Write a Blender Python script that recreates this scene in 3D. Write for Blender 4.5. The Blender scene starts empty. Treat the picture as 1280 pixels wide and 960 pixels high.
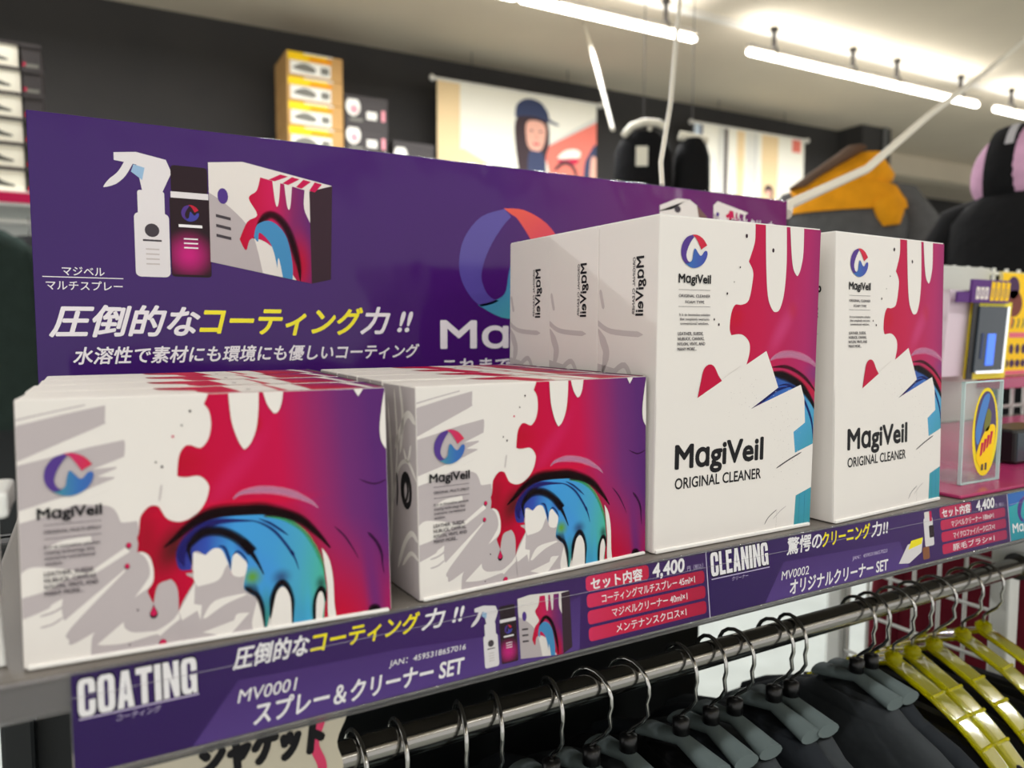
import bpy, math, random
from mathutils import Vector, Matrix, Euler
from mathutils.geometry import tessellate_polygon
random.seed(7)
SC = bpy.context.scene
COL = SC.collection
SH = 1.35                      # height of the shelf top above the floor; builders below work relative to the shelf top

def lin(c):
    r = [((x/255)/12.92 if x/255 <= .04045 else (((x/255)+.055)/1.055)**2.4) for x in c[:3]]
    return (r[0], r[1], r[2], 1.0)

# ------------------------------------------------------------------ camera
cam = bpy.data.cameras.new('camera'); cam.lens = 940.58/1280*36; cam.sensor_width = 36
cam.clip_start = .02; cam.clip_end = 60
camo = bpy.data.objects.new('camera', cam); COL.objects.link(camo); SC.camera = camo
yaw, pitch, roll = .51175, -.07552, .00157
F = Vector((math.sin(yaw)*math.cos(pitch), math.cos(yaw)*math.cos(pitch), math.sin(pitch)))
R = Vector((math.cos(yaw), -math.sin(yaw), 0)); U = R.cross(F)
R2 = math.cos(roll)*R + math.sin(roll)*U; U2 = -math.sin(roll)*R + math.cos(roll)*U
mw = Matrix.Identity(4)
for i in range(3):
    mw[i][0] = R2[i]; mw[i][1] = U2[i]; mw[i][2] = -F[i]
mw.translation = Vector((.0363, -.46139, .18147 + SH))
camo.matrix_world = mw
cam.dof.use_dof = True; cam.dof.focus_distance = .66; cam.dof.aperture_fstop = 4.9

# ------------------------------------------------------------------ world, exposure, lamps
W = bpy.data.worlds.new('world'); SC.world = W; W.use_nodes = True
W.node_tree.nodes['Background'].inputs[0].default_value = lin((205, 204, 202))
W.node_tree.nodes['Background'].inputs[1].default_value = 1.7
SC.view_settings.view_transform = 'Standard'; SC.view_settings.look = 'None'
SC.view_settings.exposure = 0.16; SC.view_settings.gamma = 1.0; SC.view_settings.use_curve_mapping = False
TUBE_W, FRONT_W = 38.0, 9.5    # watts of a tube's lamp: the row in the picture, the rows behind it
UP = .10                       # share of a tube's light thrown up to the ceiling
ROOM_YAW = math.radians(-1.5)
CEIL = 2.08                    # ceiling height above the shelf top

# ------------------------------------------------------------------ materials
def mat(name, c, rough=.5, metal=0, spec=.5, emit=0, trans=0, ior=1.45, coat=0, alpha=1, ecol=None):
    m = bpy.data.materials.new(name); m.use_nodes = True
    b = m.node_tree.nodes['Principled BSDF']
    b.inputs['Base Color'].default_value = lin(c); b.inputs['Roughness'].default_value = rough
    b.inputs['Metallic'].default_value = metal; b.inputs['Specular IOR Level'].default_value = spec
    b.inputs['IOR'].default_value = ior; b.inputs['Transmission Weight'].default_value = trans
    b.inputs['Coat Weight'].default_value = coat; b.inputs['Alpha'].default_value = alpha
    if emit:
        b.inputs['Emission Color'].default_value = lin(ecol or c); b.inputs['Emission Strength'].default_value = emit
    return m

def noise_var(m, c2, scale=8, detail=4, fac=.5, bump=0, bscale=None, stretch=None):
    """adds a procedural colour variation and an optional bump to a material"""
    nt = m.node_tree; b = nt.nodes['Principled BSDF']
    tc = nt.nodes.new('ShaderNodeTexCoord'); mp = nt.nodes.new('ShaderNodeMapping')
    nt.links.new(tc.outputs['Object'], mp.inputs[0])
    if stretch: mp.inputs['Scale'].default_value = stretch
    n = nt.nodes.new('ShaderNodeTexNoise'); n.inputs['Scale'].default_value = scale; n.inputs['Detail'].default_value = detail
    nt.links.new(mp.outputs[0], n.inputs['Vector'])
    mx = nt.nodes.new('ShaderNodeMix'); mx.data_type = 'RGBA'
    mx.inputs['A'].default_value = b.inputs['Base Color'].default_value[:]; mx.inputs['B'].default_value = lin(c2)
    r = nt.nodes.new('ShaderNodeMapRange'); r.inputs[1].default_value = .35; r.inputs[2].default_value = .65; r.inputs[4].default_value = fac
    nt.links.new(n.outputs[0], r.inputs[0]); nt.links.new(r.outputs[0], mx.inputs['Factor'])
    nt.links.new(mx.outputs['Result'], b.inputs['Base Color'])
    if bump:
        n2 = nt.nodes.new('ShaderNodeTexNoise'); n2.inputs['Scale'].default_value = bscale or scale; n2.inputs['Detail'].default_value = 2
        nt.links.new(mp.outputs[0], n2.inputs['Vector'])
        bp = nt.nodes.new('ShaderNodeBump'); bp.inputs['Strength'].default_value = bump; bp.inputs['Distance'].default_value = .01
        nt.links.new(n2.outputs[0], bp.inputs['Height']); nt.links.new(bp.outputs[0], b.inputs['Normal'])
    return m

def ink(name, base, ops=(), rough=.45, spec=.14, bump=None):
    """printed ink: a flat or graded colour laid out in the print's own millimetres (stored as UV)"""
    m = bpy.data.materials.new(name); m.use_nodes = True
    nt = m.node_tree; b = nt.nodes['Principled BSDF']; L = nt.links.new
    b.inputs['Roughness'].default_value = rough; b.inputs['Specular IOR Level'].default_value = spec
    b.inputs['Base Color'].default_value = lin(base)
    if ops:
        uv = nt.nodes.new('ShaderNodeUVMap').outputs[0]
        def vm(op, a, v):
            n = nt.nodes.new('ShaderNodeVectorMath'); n.operation = op; L(a, n.inputs[0]); n.inputs[1].default_value = v
            return n
        cur = None
        for o in ops:
            if o[0] == 'lin':
                _, p0, p1, stops = o
                d = Vector((p1[0]-p0[0], p1[1]-p0[1], 0)); dd = d/d.length_squared
                s = vm('SUBTRACT', uv, (p0[0], p0[1], 0)); t = vm('DOT_PRODUCT', s.outputs[0], dd)
                r = nt.nodes.new('ShaderNodeValToRGB'); L(t.outputs['Value'], r.inputs[0])
                e = r.color_ramp.elements
                while len(e) < len(stops): e.new(.5)
                for q, (pos, c) in zip(e, stops): q.position = pos; q.color = lin(c)
                cur = r.outputs[0]
            else:
                _, x, y, rx, ry, ang, c, fac = o
                s = vm('SUBTRACT', uv, (x, y, 0))
                mp = nt.nodes.new('ShaderNodeMapping'); L(s.outputs[0], mp.inputs[0]); mp.inputs['Rotation'].default_value = (0, 0, -math.radians(ang))
                q = vm('DIVIDE', mp.outputs[0], (rx, ry, 1)); ln = vm('LENGTH', q.outputs[0], (0, 0, 0))
                r = nt.nodes.new('ShaderNodeMapRange'); r.interpolation_type = 'SMOOTHSTEP'
                L(ln.outputs['Value'], r.inputs[0]); r.inputs[3].default_value = fac; r.inputs[4].default_value = 0
                mx = nt.nodes.new('ShaderNodeMix'); mx.data_type = 'RGBA'; L(r.outputs[0], mx.inputs['Factor'])
                if cur is None: mx.inputs['A'].default_value = lin(base)
                else: L(cur, mx.inputs['A'])
                mx.inputs['B'].default_value = lin(c); cur = mx.outputs['Result']
        L(cur, b.inputs['Base Color'])
    if bump:
        tc = nt.nodes.new('ShaderNodeTexCoord'); mp = nt.nodes.new('ShaderNodeMapping'); L(tc.outputs['Object'], mp.inputs[0])
        mp.inputs['Scale'].default_value = bump[1]
        n = nt.nodes.new('ShaderNodeTexNoise'); n.inputs['Scale'].default_value = 1; n.inputs['Detail'].default_value = 1.5; L(mp.outputs[0], n.inputs['Vector'])
        bp = nt.nodes.new('ShaderNodeBump'); bp.inputs['Distance'].default_value = .01; bp.inputs['Strength'].default_value = bump[0]
        L(n.outputs[0], bp.inputs['Height']); L(bp.outputs[0], b.inputs['Normal'])
    return m

def wash(name, c, a):
    """a translucent layer of printed ink"""
    return mat(name, c, .45, 0, .2, alpha=a)

# ------------------------------------------------------------------ mesh building
class MB:
    def __init__(s): s.v = []; s.f = []; s.m = []; s.uv = []; s.sm = []; s.mats = []
    def mi(s, m):
        if m not in s.mats: s.mats.append(m)
        return s.mats.index(m)
    def add(s, verts, faces, m, smooth=False, uvs=None):
        k = len(s.v); i = s.mi(m); s.v += [tuple(p) for p in verts]
        s.uv += list(uvs) if uvs else [(0, 0)]*len(verts)
        for f in faces: s.f.append([q+k for q in f]); s.m.append(i); s.sm.append(smooth)
    def box(s, x0, x1, y0, y1, z0, z1, m, fn=None):
        p = [(x, y, z) for z in (z0, z1) for y in (y0, y1) for x in (x0, x1)]
        if fn: p = [fn(*q) for q in p]
        s.add(p, [(0, 2, 3, 1), (4, 5, 7, 6), (0, 1, 5, 4), (2, 6, 7, 3), (0, 4, 6, 2), (1, 3, 7, 5)], m)
    def rbox(s, x0, x1, y0, y1, z0, z1, m, r, fn=None, n=2):
        """box with rounded vertical and horizontal edges (a lofted stack of rounded rectangles)"""
        cx, cy = (x0+x1)/2, (y0+y1)/2; rings = []
        zs = [(z0+r*(1-math.cos(a)), r*math.sin(a)-r) for a in [math.pi/2*i/n for i in range(n+1)]]
        zs += [(z1-r*(1-math.cos(a)), r*math.sin(a)-r) for a in [math.pi/2*i/n for i in range(n, -1, -1)]]
        for z, ins in zs:
            hx, hy = (x1-x0)/2+ins, (y1-y0)/2+ins; q = max(min(r, hx-1e-5, hy-1e-5), 1e-5); ring = []
            for sx, sy, a0 in ((1, 1, 0), (-1, 1, 90), (-1, -1, 180), (1, -1, 270)):
                for i in range(n+1):
                    a = math.radians(a0+90*i/n)
                    ring.append((cx+sx*(hx-q)+q*math.cos(a), cy+sy*(hy-q)+q*math.sin(a), z))
            rings.append([fn(*p) for p in ring] if fn else ring)
        s.loft(rings, m, smooth=False)
    def loft(s, rings, m, cap=True, closed=True, smooth=True):
        n = len(rings[0]); v = [p for r in rings for p in r]; f = []
        for i in range(len(rings)-1):
            for j in range(n if closed else n-1):
                a, b = i*n+j, i*n+(j+1) % n
                f.append((a, b, b+n, a+n))
        s.add(v, f, m, smooth)
        if cap and closed:
            s.add(rings[0], [tuple(range(n))[::-1]], m); s.add(rings[-1], [tuple(range(n))], m)
    def tube(s, pts, r, m, n=8, cap=True):
        pts = [Vector(p) for p in pts]; rs = r if isinstance(r, (list, tuple)) else [r]*len(pts); rings = []
        t0 = (pts[1]-pts[0]).normalized(); u = t0.orthogonal().normalized()
        for i, p in enumerate(pts):
            t = (pts[min(i+1, len(pts)-1)]-pts[max(i-1, 0)]).normalized()
            u = (u-t*u.dot(t)).normalized(); w = t.cross(u)
            rings.append([tuple(p+rs[i]*(math.cos(2*math.pi*k/n)*u+math.sin(2*math.pi*k/n)*w)) for k in range(n)])
        s.loft(rings, m, cap)
    def ball(s, c, r, m, n=12, k=8, fn=None):
        r = r if isinstance(r, (list, tuple)) else (r, r, r); rings = []
        for i in range(1, k):
            a = math.pi*i/k
            rings.append([(c[0]+r[0]*math.sin(a)*math.cos(2*math.pi*j/n), c[1]+r[1]*math.sin(a)*math.sin(2*math.pi*j/n), c[2]-r[2]*math.cos(a)) for j in range(n)])
        if fn: rings = [[fn(*p) for p in q] for q in rings]
        s.loft(rings, m)
    def lathe(s, prof, m, n=20, c=(0, 0, 0)):
        s.loft([[(c[0]+r*math.cos(2*math.pi*j/n), c[1]+r*math.sin(2*math.pi*j/n), c[2]+z) for j in range(n)] for r, z in prof], m)
    def build(s, name, parent=None, loc=None, rot=None):
        me = bpy.data.meshes.new(name); me.from_pydata(s.v, [], s.f)
        for m in s.mats: me.materials.append(m)
        me.polygons.foreach_set('material_index', s.m); me.polygons.foreach_set('use_smooth', s.sm)
        l = me.uv_layers.new(name='UVMap'); vi = [0]*len(me.loops); me.loops.foreach_get('vertex_index', vi)
        l.data.foreach_set('uv', [c for i in vi for c in s.uv[i]])
        me.update(); me.validate()
        o = bpy.data.objects.new(name, me); COL.objects.link(o)
        if parent: o.parent = parent
        if loc is not None: o.location = (loc[0], loc[1], loc[2]+(0 if parent else SH))
        elif not parent: o.location = (0, 0, SH)
        if rot is not None: o.rotation_euler = rot
        return o

def tag(o, label=None, cat=None, group=None, kind=None):
    for k, v in (('label', label), ('category', cat), ('group', group), ('kind', kind)):
        if v: o[k] = v
    return o
def thing(name, label, cat, loc=(0, 0, 0), rot=(0, 0, 0), group=None):
    o = bpy.data.objects.new(name, None); COL.objects.link(o); o.empty_display_size = .02
    o.location = (loc[0], loc[1], loc[2]+SH); o.rotation_euler = rot
    return tag(o, label, cat, group)
def kids(o): return [c for c in bpy.data.objects if c.parent == o]
def copy_tree(o, parent=None):
    c = o.copy(); COL.objects.link(c)
    if parent: c.parent = parent
    for ch in kids(o): copy_tree(ch, c)
    return c
def place(o, loc, rot=(0, 0, 0)):
    o.location = (loc[0], loc[1], loc[2]+SH); o.rotation_euler = rot; return o

# ------------------------------------------------------------------ printing: flat shapes laid on a face
def crom(p, closed, n):
    out = []; N = len(p)
    for i in range(N if closed else N-1):
        a, b, c, d = (p[(i-1) % N] if closed or i > 0 else p[0]), p[i], p[(i+1) % N], (p[(i+2) % N] if closed or i+2 < N else p[-1])
        for k in range(n):
            t = k/n
            out.append(tuple(.5*((2*b[q])+(c[q]-a[q])*t+(2*a[q]-5*b[q]+4*c[q]-d[q])*t*t+(3*b[q]-a[q]-3*c[q]+d[q])*t**3) for q in (0, 1)))
    if not closed: out.append(tuple(p[-1][:2]))
    return out
def smooth(p, n=4):
    cs = [i for i, q in enumerate(p) if len(q) > 2]
    if not cs: return crom(p, True, n)
    p = p[cs[0]:]+p[:cs[0]]+[p[cs[0]]]; out = []; seg = [p[0]]
    for q in p[1:]:
        seg.append(q)
        if len(q) > 2:
            out += (crom(seg, False, n)[:-1] if len(seg) > 2 else [seg[0][:2]]); seg = [q]
    return out
def clip(p, x0, x1, y0, y1):
    for ax, lim, sg in ((0, x0, 1), (0, x1, -1), (1, y0, 1), (1, y1, -1)):
        out = []
        for i in range(len(p)):
            a, b = p[i-1], p[i]; ia, ib = sg*(a[ax]-lim) >= 0, sg*(b[ax]-lim) >= 0
            if ia != ib:
                t = (lim-a[ax])/(b[ax]-a[ax]); out.append((a[0]+t*(b[0]-a[0]), a[1]+t*(b[1]-a[1])))
            if ib: out.append(b)
        p = out
        if not p: break
    return p
_TXT = {}
def glyphs(s, bold=0, shear=0, narrow=1):
    k = (s, bold, shear)
    if k not in _TXT:
        cu = bpy.data.curves.new('t', 'FONT'); cu.body = s; cu.offset = bold; cu.shear = shear; cu.resolution_u = 3
        o = bpy.data.objects.new('t', cu); COL.objects.link(o)
        bpy.context.view_layer.update()
        me = bpy.data.meshes.new_from_object(o.evaluated_get(bpy.context.evaluated_depsgraph_get()))
        _TXT[k] = ([(v.co.x, v.co.y) for v in me.vertices], [tuple(p.vertices) for p in me.polygons])
        bpy.data.objects.remove(o); bpy.data.curves.remove(cu); bpy.data.meshes.remove(me)
    return _TXT[k]
class Print:
    """collects flat ink shapes (in mm) and lays them on a face through fn(u, w, lift) -> xyz"""
    def __init__(s, mb, fn, rect=None, step=.00005): s.mb = mb; s.fn = fn; s.rect = rect; s.step = step
    def tris(s, pts, faces, m, layer):
        s.mb.add([s.fn(p[0]/1000, p[1]/1000, s.step*layer) for p in pts], faces, m, False, [(p[0], p[1]) for p in pts])
    def poly(s, pts, m, layer, sm=True, n=4):
        p = smooth(list(pts), n) if sm else [q[:2] for q in pts]
        if s.rect: p = clip(p, *s.rect)
        if len(p) < 3: return
        q = []
        for a in p:
            if not q or abs(a[0]-q[-1][0])+abs(a[1]-q[-1][1]) > 1e-4: q.append(a)
        if len(q) < 3: return
        f = tessellate_polygon([[Vector((a[0], a[1], 0)) for a in q]])
        s.tris(q, f, m, layer)
    def rect_(s, x0, x1, y0, y1, m, layer): s.poly([(x0, y0), (x1, y0), (x1, y1), (x0, y1)], m, layer, False)
    def rrect(s, x0, x1, y0, y1, r, m, layer, n=4):
        p = []
        for cx, cy, a0 in ((x1-r, y1-r, 0), (x0+r, y1-r, 90), (x0+r, y0+r, 180), (x1-r, y0+r, 270)):
            p += [(cx+r*math.cos(math.radians(a0+90*i/n)), cy+r*math.sin(math.radians(a0+90*i/n))) for i in range(n+1)]
        s.poly(p, m, layer, False)
    def oval(s, x, y, rx, ry, m, layer, n=16):
        s.poly([(x+rx*math.cos(2*math.pi*i/n), y+ry*math.sin(2*math.pi*i/n)) for i in range(n)], m, layer, False)
    def stroke(s, pts, w, m, layer, t0=.15, t1=.15, n=5):
        c = crom(list(pts), False, n) if len(pts) > 2 else [q[:2] for q in pts]; N = len(c); L_, R_ = [], []
        for i, q in enumerate(c):
            a, b = c[max(i-1, 0)], c[min(i+1, N-1)]; dx, dy = b[0]-a[0], b[1]-a[1]; l = math.hypot(dx, dy) or 1
            t = i/(N-1); k = min(1, (.08+t/t0) if t0 else 1, (.08+(1-t)/t1) if t1 else 1)*w/2
            L_.append((q[0]-dy/l*k, q[1]+dx/l*k)); R_.append((q[0]+dy/l*k, q[1]-dx/l*k))
        for i in range(N-1):
            s.poly([L_[i], L_[i+1], R_[i+1], R_[i]], m, layer, False)
    def soft(s, pts, w, m, layer, k=4, t0=.3, t1=.3):
        for i in range(k): s.stroke(pts, w*(1-i/k*.85), m, layer+i*.2, t0, t1)
    def text(s, t, x, y, w, size, m, layer, bold=0, shear=0, rot=0, ext=0, align='l'):
        """w: width the line is fitted to, size: em height, both in mm"""
        v, f = glyphs(t, 0, shear)
        if not v: return
        x0, x1 = min(a[0] for a in v), max(a[0] for a in v)
        kx = w/(x1-x0); ca, sa = math.cos(rot), math.sin(rot); pts = []
        for a in v:
            px, py = (a[0]-x0)*kx, a[1]*size
            pts.append((x+px*ca-py*sa, y+px*sa+py*ca))
        if bold:                     # heavier type: the same glyphs overprinted a little to all sides, each pass on its own film of ink
            d = bold*size; x0 = [(p[0]+d*math.cos(i*math.pi/4), p[1]+d*math.sin(i*math.pi/4)) for i in range(8) for p in pts]
            for i in range(8): s.lay(x0[i*len(pts):(i+1)*len(pts)], f, m, layer+.3*i)
            layer += 2.4
        s.lay(pts, f, m, layer)
    def lay(s, pts, f, m, layer):
        if s.rect and (min(p[0] for p in pts) < s.rect[0] or max(p[0] for p in pts) > s.rect[1]):
            for q in f:
                c = clip([pts[i] for i in q], *s.rect)
                if len(c) > 2: s.tris(c, [tuple(range(len(c)))], m, layer)
        else: s.tris(pts, f, m, layer)
# outlines of the carton print, in millimetres on the carton face (a third value marks a corner)
ART = {
 'grey1': [(-0.0,132.5,1),(14.9,135.7),(32.5,139.2,1),(32.8,138.5,1),(14.8,134.9),(-0.1,131.5,1)],
 'grey2': [(-0.6,128.9,1),(22.0,134.2,1),(42.3,138.3,1),(41.8,129.8),(40.7,127.7),(21.6,119.5,1),(-1.2,109.6,1)],
 'grey3': [(-1.2,107.9,1),(14.1,111.2,1),(33.2,115.7,1),(50.6,118.7,1),(51.3,116.7),(50.7,110.2),(49.3,109.0),(35.1,103.7,1),(46.9,104.2,1),(46.6,103.2,1),(37.2,99.5,1),(45.9,98.5,1),(45.1,97.7,1),(35.5,94.2,1),(28.0,91.9),(15.5,88.5,1),(-2.0,83.6,1)],
 'grey4': [(-1.1,77.4,1),(13.2,80.8),(26.4,85.3,1),(39.0,83.7),(43.9,81.9),(46.4,78.1),(47.5,74.6),(49.0,73.1),(56.0,73.2,1),(57.6,63.8,1),(65.2,50.6,1),(87.4,38.6,1),(90.7,1.8,1),(90.5,-6.4,1),(51.6,-4.5,1),(29.5,-4.6,1),(-2.7,1.7,1)],
 'w1': [(-2.7,26.0,1),(11.6,30.8),(13.8,32.9),(19.0,35.5,1),(18.4,29.7),(19.0,24.5),(19.7,23.6,1),(49.3,47.2,1),(49.3,46.1,1),(22.1,18.9),(21.2,12.7),(22.5,10.0),(33.5,14.9,1),(31.8,10.4),(31.0,-4.8,1),(-3.5,-0.6,1)],
 'w2': [(-1.9,48.6,1),(3.1,53.3),(9.5,53.7),(21.6,51.0,1),(31.1,47.3,1),(20.7,45.4),(11.9,40.8),(-2.3,37.8,1)],
 'w3': [(49.7,59.1,1),(31.1,47.3,1),(31.8,45.5,1),(37.1,48.2),(51.9,56.6,1)],
 'w4': [(12.6,63.3,1),(19.9,66.6),(33.2,67.6,1),(33.5,64.1,1),(23.5,63.6),(14.7,62.2,1)],
 'w5': [(34.4,7.8,1),(47.6,18.1,1),(48.3,14.5),(52.1,11.6),(59.9,10.7),(64.7,10.8),(72.1,14.9),(75.5,18.8),(87.2,31.4,1),(86.9,20.6,1),(78.7,16.5),(72.0,12.2),(65.4,7.1,1),(63.0,8.4),(48.1,6.2),(37.4,7.0,1)],
 'w6': [(88.1,13.6,1),(94.8,22.6),(111.0,24.6,1),(112.8,23.6,1),(100.7,19.8),(89.9,13.4,1)],
 'w7': [(87.9,5.5,1),(105.1,9.6,1),(107.0,13.1),(113.7,12.7,1),(104.9,3.9),(101.2,0.7,1)],
 'w8': [(75.7,19.4,1),(78.7,24.5,1),(84.7,34.8,1),(83.8,22.5,1),(87.8,21.2,1),(86.9,12.6,1),(85.4,18.5,1),(77.2,14.2,1)],
 'w9': [(84.1,52.4,1),(90.4,50.3),(95.8,54.1,1),(99.9,52.9),(102.9,44.3),(101.3,41.3),(97.0,34.3),(85.8,32.2,1),(83.9,36.8,1)],
 'w10': [(104.4,44.7,1),(107.6,49.7),(111.1,46.4,1),(114.2,40.9,1),(111.3,34.8),(105.9,35.6),(103.9,39.7)],
 'w11': [(120.9,16.6,1),(118.7,19.8),(115.4,22.7),(112.7,23.5,1),(118.0,20.6),(116.4,13.1),(114.9,6.2),(116.0,-1.0,1),(122.3,-3.5,1)],
 'w12': [(56.3,55.6,1),(58.0,55.6),(60.6,53.8),(62.7,49.6),(63.5,44.0),(62.9,38.0),(60.0,34.7,1),(53.4,30.9,1),(58.5,37.4),(61.4,42.5),(61.0,48.6),(59.0,53.1,1)],
 'red': [(94.9,146.6,1),(95.0,143.0),(92.5,136.8,1),(94.1,134.9),(95.6,131.2),(96.0,124.0),(94.4,116.8),(91.3,112.5),(88.8,111.8),(84.4,113.7),(81.3,112.8),(78.5,107.8),(77.3,98.0),(78.1,96.2),(82.0,95.5),(87.8,95.9),(91.2,94.0),(93.7,90.0),(93.6,86.3),(91.6,80.2),(87.7,74.9),(83.0,71.7),(77.9,70.4),(73.4,71.5),(70.6,73.6),(68.5,77.5),(67.0,80.2),(63.7,81.1),(60.9,79.6),(58.6,76.8),(57.4,73.8),(56.7,66.7),(55.6,63.8,1),(56.2,60.7,1),(55.5,55.7,1),(58.0,55.7),(61.2,53.5),(62.7,49.6),(63.5,44.0),(62.9,38.0),(60.0,33.5,1),(60.5,31.6),(62.9,25.7,1),(63.4,29.3),(64.7,34.6),(66.7,37.1),(70.7,38.1),(72.3,38.2),(74.5,35.1),(75.7,29.9),(75.7,19.4,1),(77.5,24.1),(81.2,30.4),(84.8,36.1),(84.3,40.5),(150.2,29.5,1),(157.0,16.8,1),(156.4,-2.9,1),(201.6,-5.2,1),(202.7,29.8,1),(205.7,144.0,1)],
 'under': [(83.2,42.0,1),(84.5,40.5),(84.9,36.1),(81.2,30.4),(77.5,24.1),(75.7,18.9,1),(77.9,-1.4,1),(122.4,-2.1,1),(121.9,2.9),(120.8,12.4),(118.7,19.8),(115.4,23.1),(111.5,26.5),(110.3,30.2),(113.0,41.0,1),(111.7,47.0,1),(107.6,51.3),(101.7,54.6),(97.0,55.8),(90.0,54.8),(84.2,53.3,1)],
 'drip1': [(105.7,145.8,1),(106.4,134.4),(107.4,125.2),(110.1,115.8),(113.0,110.1),(114.7,109.8),(117.9,113.5),(121.0,121.7),(122.5,133.7),(122.9,145.2,1)],
 'drip2': [(124.8,145.2,1),(125.5,141.9),(127.5,135.3),(130.1,131.0),(131.8,129.7),(134.1,131.3),(136.1,136.8),(137.1,144.8,1)],
 'drip3': [(179.3,144.8,1),(179.8,142.4),(182.4,137.9,1),(185.4,142.2),(185.7,144.6,1)],
 'notch': [(200.0,142.2,1),(198.5,137.3),(195.8,120.5),(196.0,110.5),(198.5,104.9),(201.8,101.2,1),(204.4,101.0,1),(205.7,142.0,1)],
 'blue': [(82.7,42.3,1),(77.0,43.2),(75.2,49.2),(75.9,54.5),(78.6,59.2),(83.4,64.2),(90.4,68.4),(98.1,70.4),(108.2,70.6),(123.7,69.6),(123.6,68.4),(135.8,64.8),(145.4,58.0),(152.2,47.7),(156.9,36.6),(158.2,28.4),(159.1,19.4),(157.9,10.8),(156.3,-5.1,1),(137.8,-4.8,1),(129.0,25.3,1),(122.0,-3.5,1),(121.9,2.9),(120.8,12.4),(118.7,19.8),(115.4,23.1),(111.5,26.5),(111.0,30.1),(113.3,41.0),(111.0,45.1),(107.5,48.8),(105.4,47.1),(104.2,38.7,1),(102.3,45.0),(99.8,51.3),(96.9,53.0),(94.0,52.4),(90.7,49.7,1),(89.3,50.5),(87.0,52.3),(84.4,52.0),(83.7,47.4)],
 'pool1': [(124.0,-6.0,1),(125.9,6.6),(127.7,15.5),(129.6,22.4),(132.1,25.2),(134.5,24.5),(136.8,19.9),(137.7,13.2),(137.5,-8.4,1)],
 'pool2': [(151.9,-7.3,1),(152.5,10.9),(153.8,17.3),(155.6,19.2),(157.0,16.8),(157.4,10.9),(156.2,3.7),(155.5,-7.9,1)],
 'slit': [(157.0,45.8,1),(160.3,40.6),(162.3,33.7),(163.4,24.0),(163.7,9.9),(165.3,-2.2,1),(166.1,-6.8,1),(161.4,-6.0,1),(159.5,4.7),(159.7,20.8),(158.4,34.2)],
 'pool3': [(185.0,-2.5,1),(186.7,1.4),(188.6,2.1),(190.5,0.4),(191.5,-4.3,1)],
 'pink_arc': [(106.6,80.5),(110.6,83.5),(118.7,84.7),(127.4,84.1),(136.3,82.0),(143.2,79.2),(151.6,74.4),(155.8,70.3)],
 'dark_arc': [(69.0,56.7),(74.7,61.0),(82.3,67.1),(90.5,71.5),(99.3,73.2),(113.7,72.9),(123.8,72.2),(137.3,67.9),(145.6,63.8),(152.5,57.2),(158.1,50.7),(162.3,45.0)],
 'ring_dark': [(83.4,45.6),(81.9,53.9),(84.3,58.5),(90.2,62.8),(97.8,62.8),(104.9,59.8),(111.3,54.6),(116.6,48.2),(111.1,55.3),(115.5,48.5),(119.3,41.6),(122.5,34.1)],
 'line1': [(110.2,68.3),(120.1,65.7),(128.7,59.9),(135.4,51.2),(140.0,43.5),(138.7,46.2),(141.3,40.1),(142.9,34.1)],
 'line2': [(120.2,67.9),(126.8,64.4),(132.2,60.2),(137.6,55.6)],
 'indigo': [(79.3,44.9),(77.8,51.3),(80.9,59.0),(86.8,63.8),(95.1,67.9),(105.1,68.1),(117.2,66.6)],
 'dk_p1': [(125.4,7.3),(127.1,18.5),(129.7,25.2),(132.9,28.0),(135.9,24.3),(137.9,16.8),(138.3,9.6),(137.9,-3.4)],
 'dk_p2': [(151.4,-4.3),(151.9,11.0),(153.4,17.4),(155.7,21.0),(157.9,17.8),(158.5,12.2)],
 'dk_p0': [(111.6,28.6),(114.8,25.3),(118.7,21.9),(121.2,13.7),(122.1,0.8)],
 'dk_p3': [(184.7,-0.2),(186.8,3.3),(188.7,4.1),(191.0,2.6),(192.4,-1.4)],
 'dk_d1': [(97.6,54.2),(101.1,52.8),(103.3,46.1),(104.2,39.7)],
 'dk_d2': [(105.4,47.8),(108.2,49.7),(111.7,46.3),(114.0,41.5)],
 'pl1': [(186.0,52.2),(191.5,45.2),(194.4,38.0),(194.9,30.8),(195.7,24.7)],
 'pl2': [(164.9,58.3),(171.3,51.3),(177.0,41.7),(179.8,35.8)],
 'pl3': [(181.3,86.0),(191.1,82.2),(199.7,84.6)],
 'hl_grn': [(123.6,68.8),(135.8,65.2),(145.4,58.3),(152.2,48.1),(156.9,36.6),(158.2,28.4)],
 'dotA0': [(85.0,133.1)],
 'dotA1': [(80.4,125.2)],
 'dotA2': [(75.6,119.1)],
 'dotA3': [(66.4,105.2)],
 'dotA4': [(69.5,102.4)],
 'dotB0': [(51.4,60.0)],
 'dotB1': [(50.3,48.6)],
 'dotB2': [(62.8,20.4)],
 'dotB3': [(54.8,23.6)],
 'dotB4': [(66.9,2.9)],
 'dotB5': [(50.2,5.0)],
 'k_red': [(103.2,274.5,1),(103.8,261.3),(103.0,251.3),(97.1,236.5,1),(102.1,229.3),(102.4,221.3),(98.5,204.5),(90.3,200.4),(82.9,200.2),(78.7,192.9),(77.4,181.0),(79.4,175.0,1),(91.4,175.6),(100.1,169.5),(101.4,160.7),(98.1,149.9,1),(104.2,120.9,1),(160.0,43.0,1),(202.8,-20.5,1),(213.1,96.6,1),(201.8,281.7,1)],
 'k_d1': [(115.0,276.7,1),(117.4,235.3),(120.7,208.3),(126.6,196.8),(131.7,194.8),(136.4,198.3),(140.7,212.2),(142.3,238.4),(140.2,278.6,1)],
 'k_d2': [(144.3,277.5,1),(147.9,246.9),(150.7,233.3),(155.0,227.2),(157.6,227.3),(160.8,234.3),(163.1,247.7),(162.5,277.4,1)],
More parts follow.
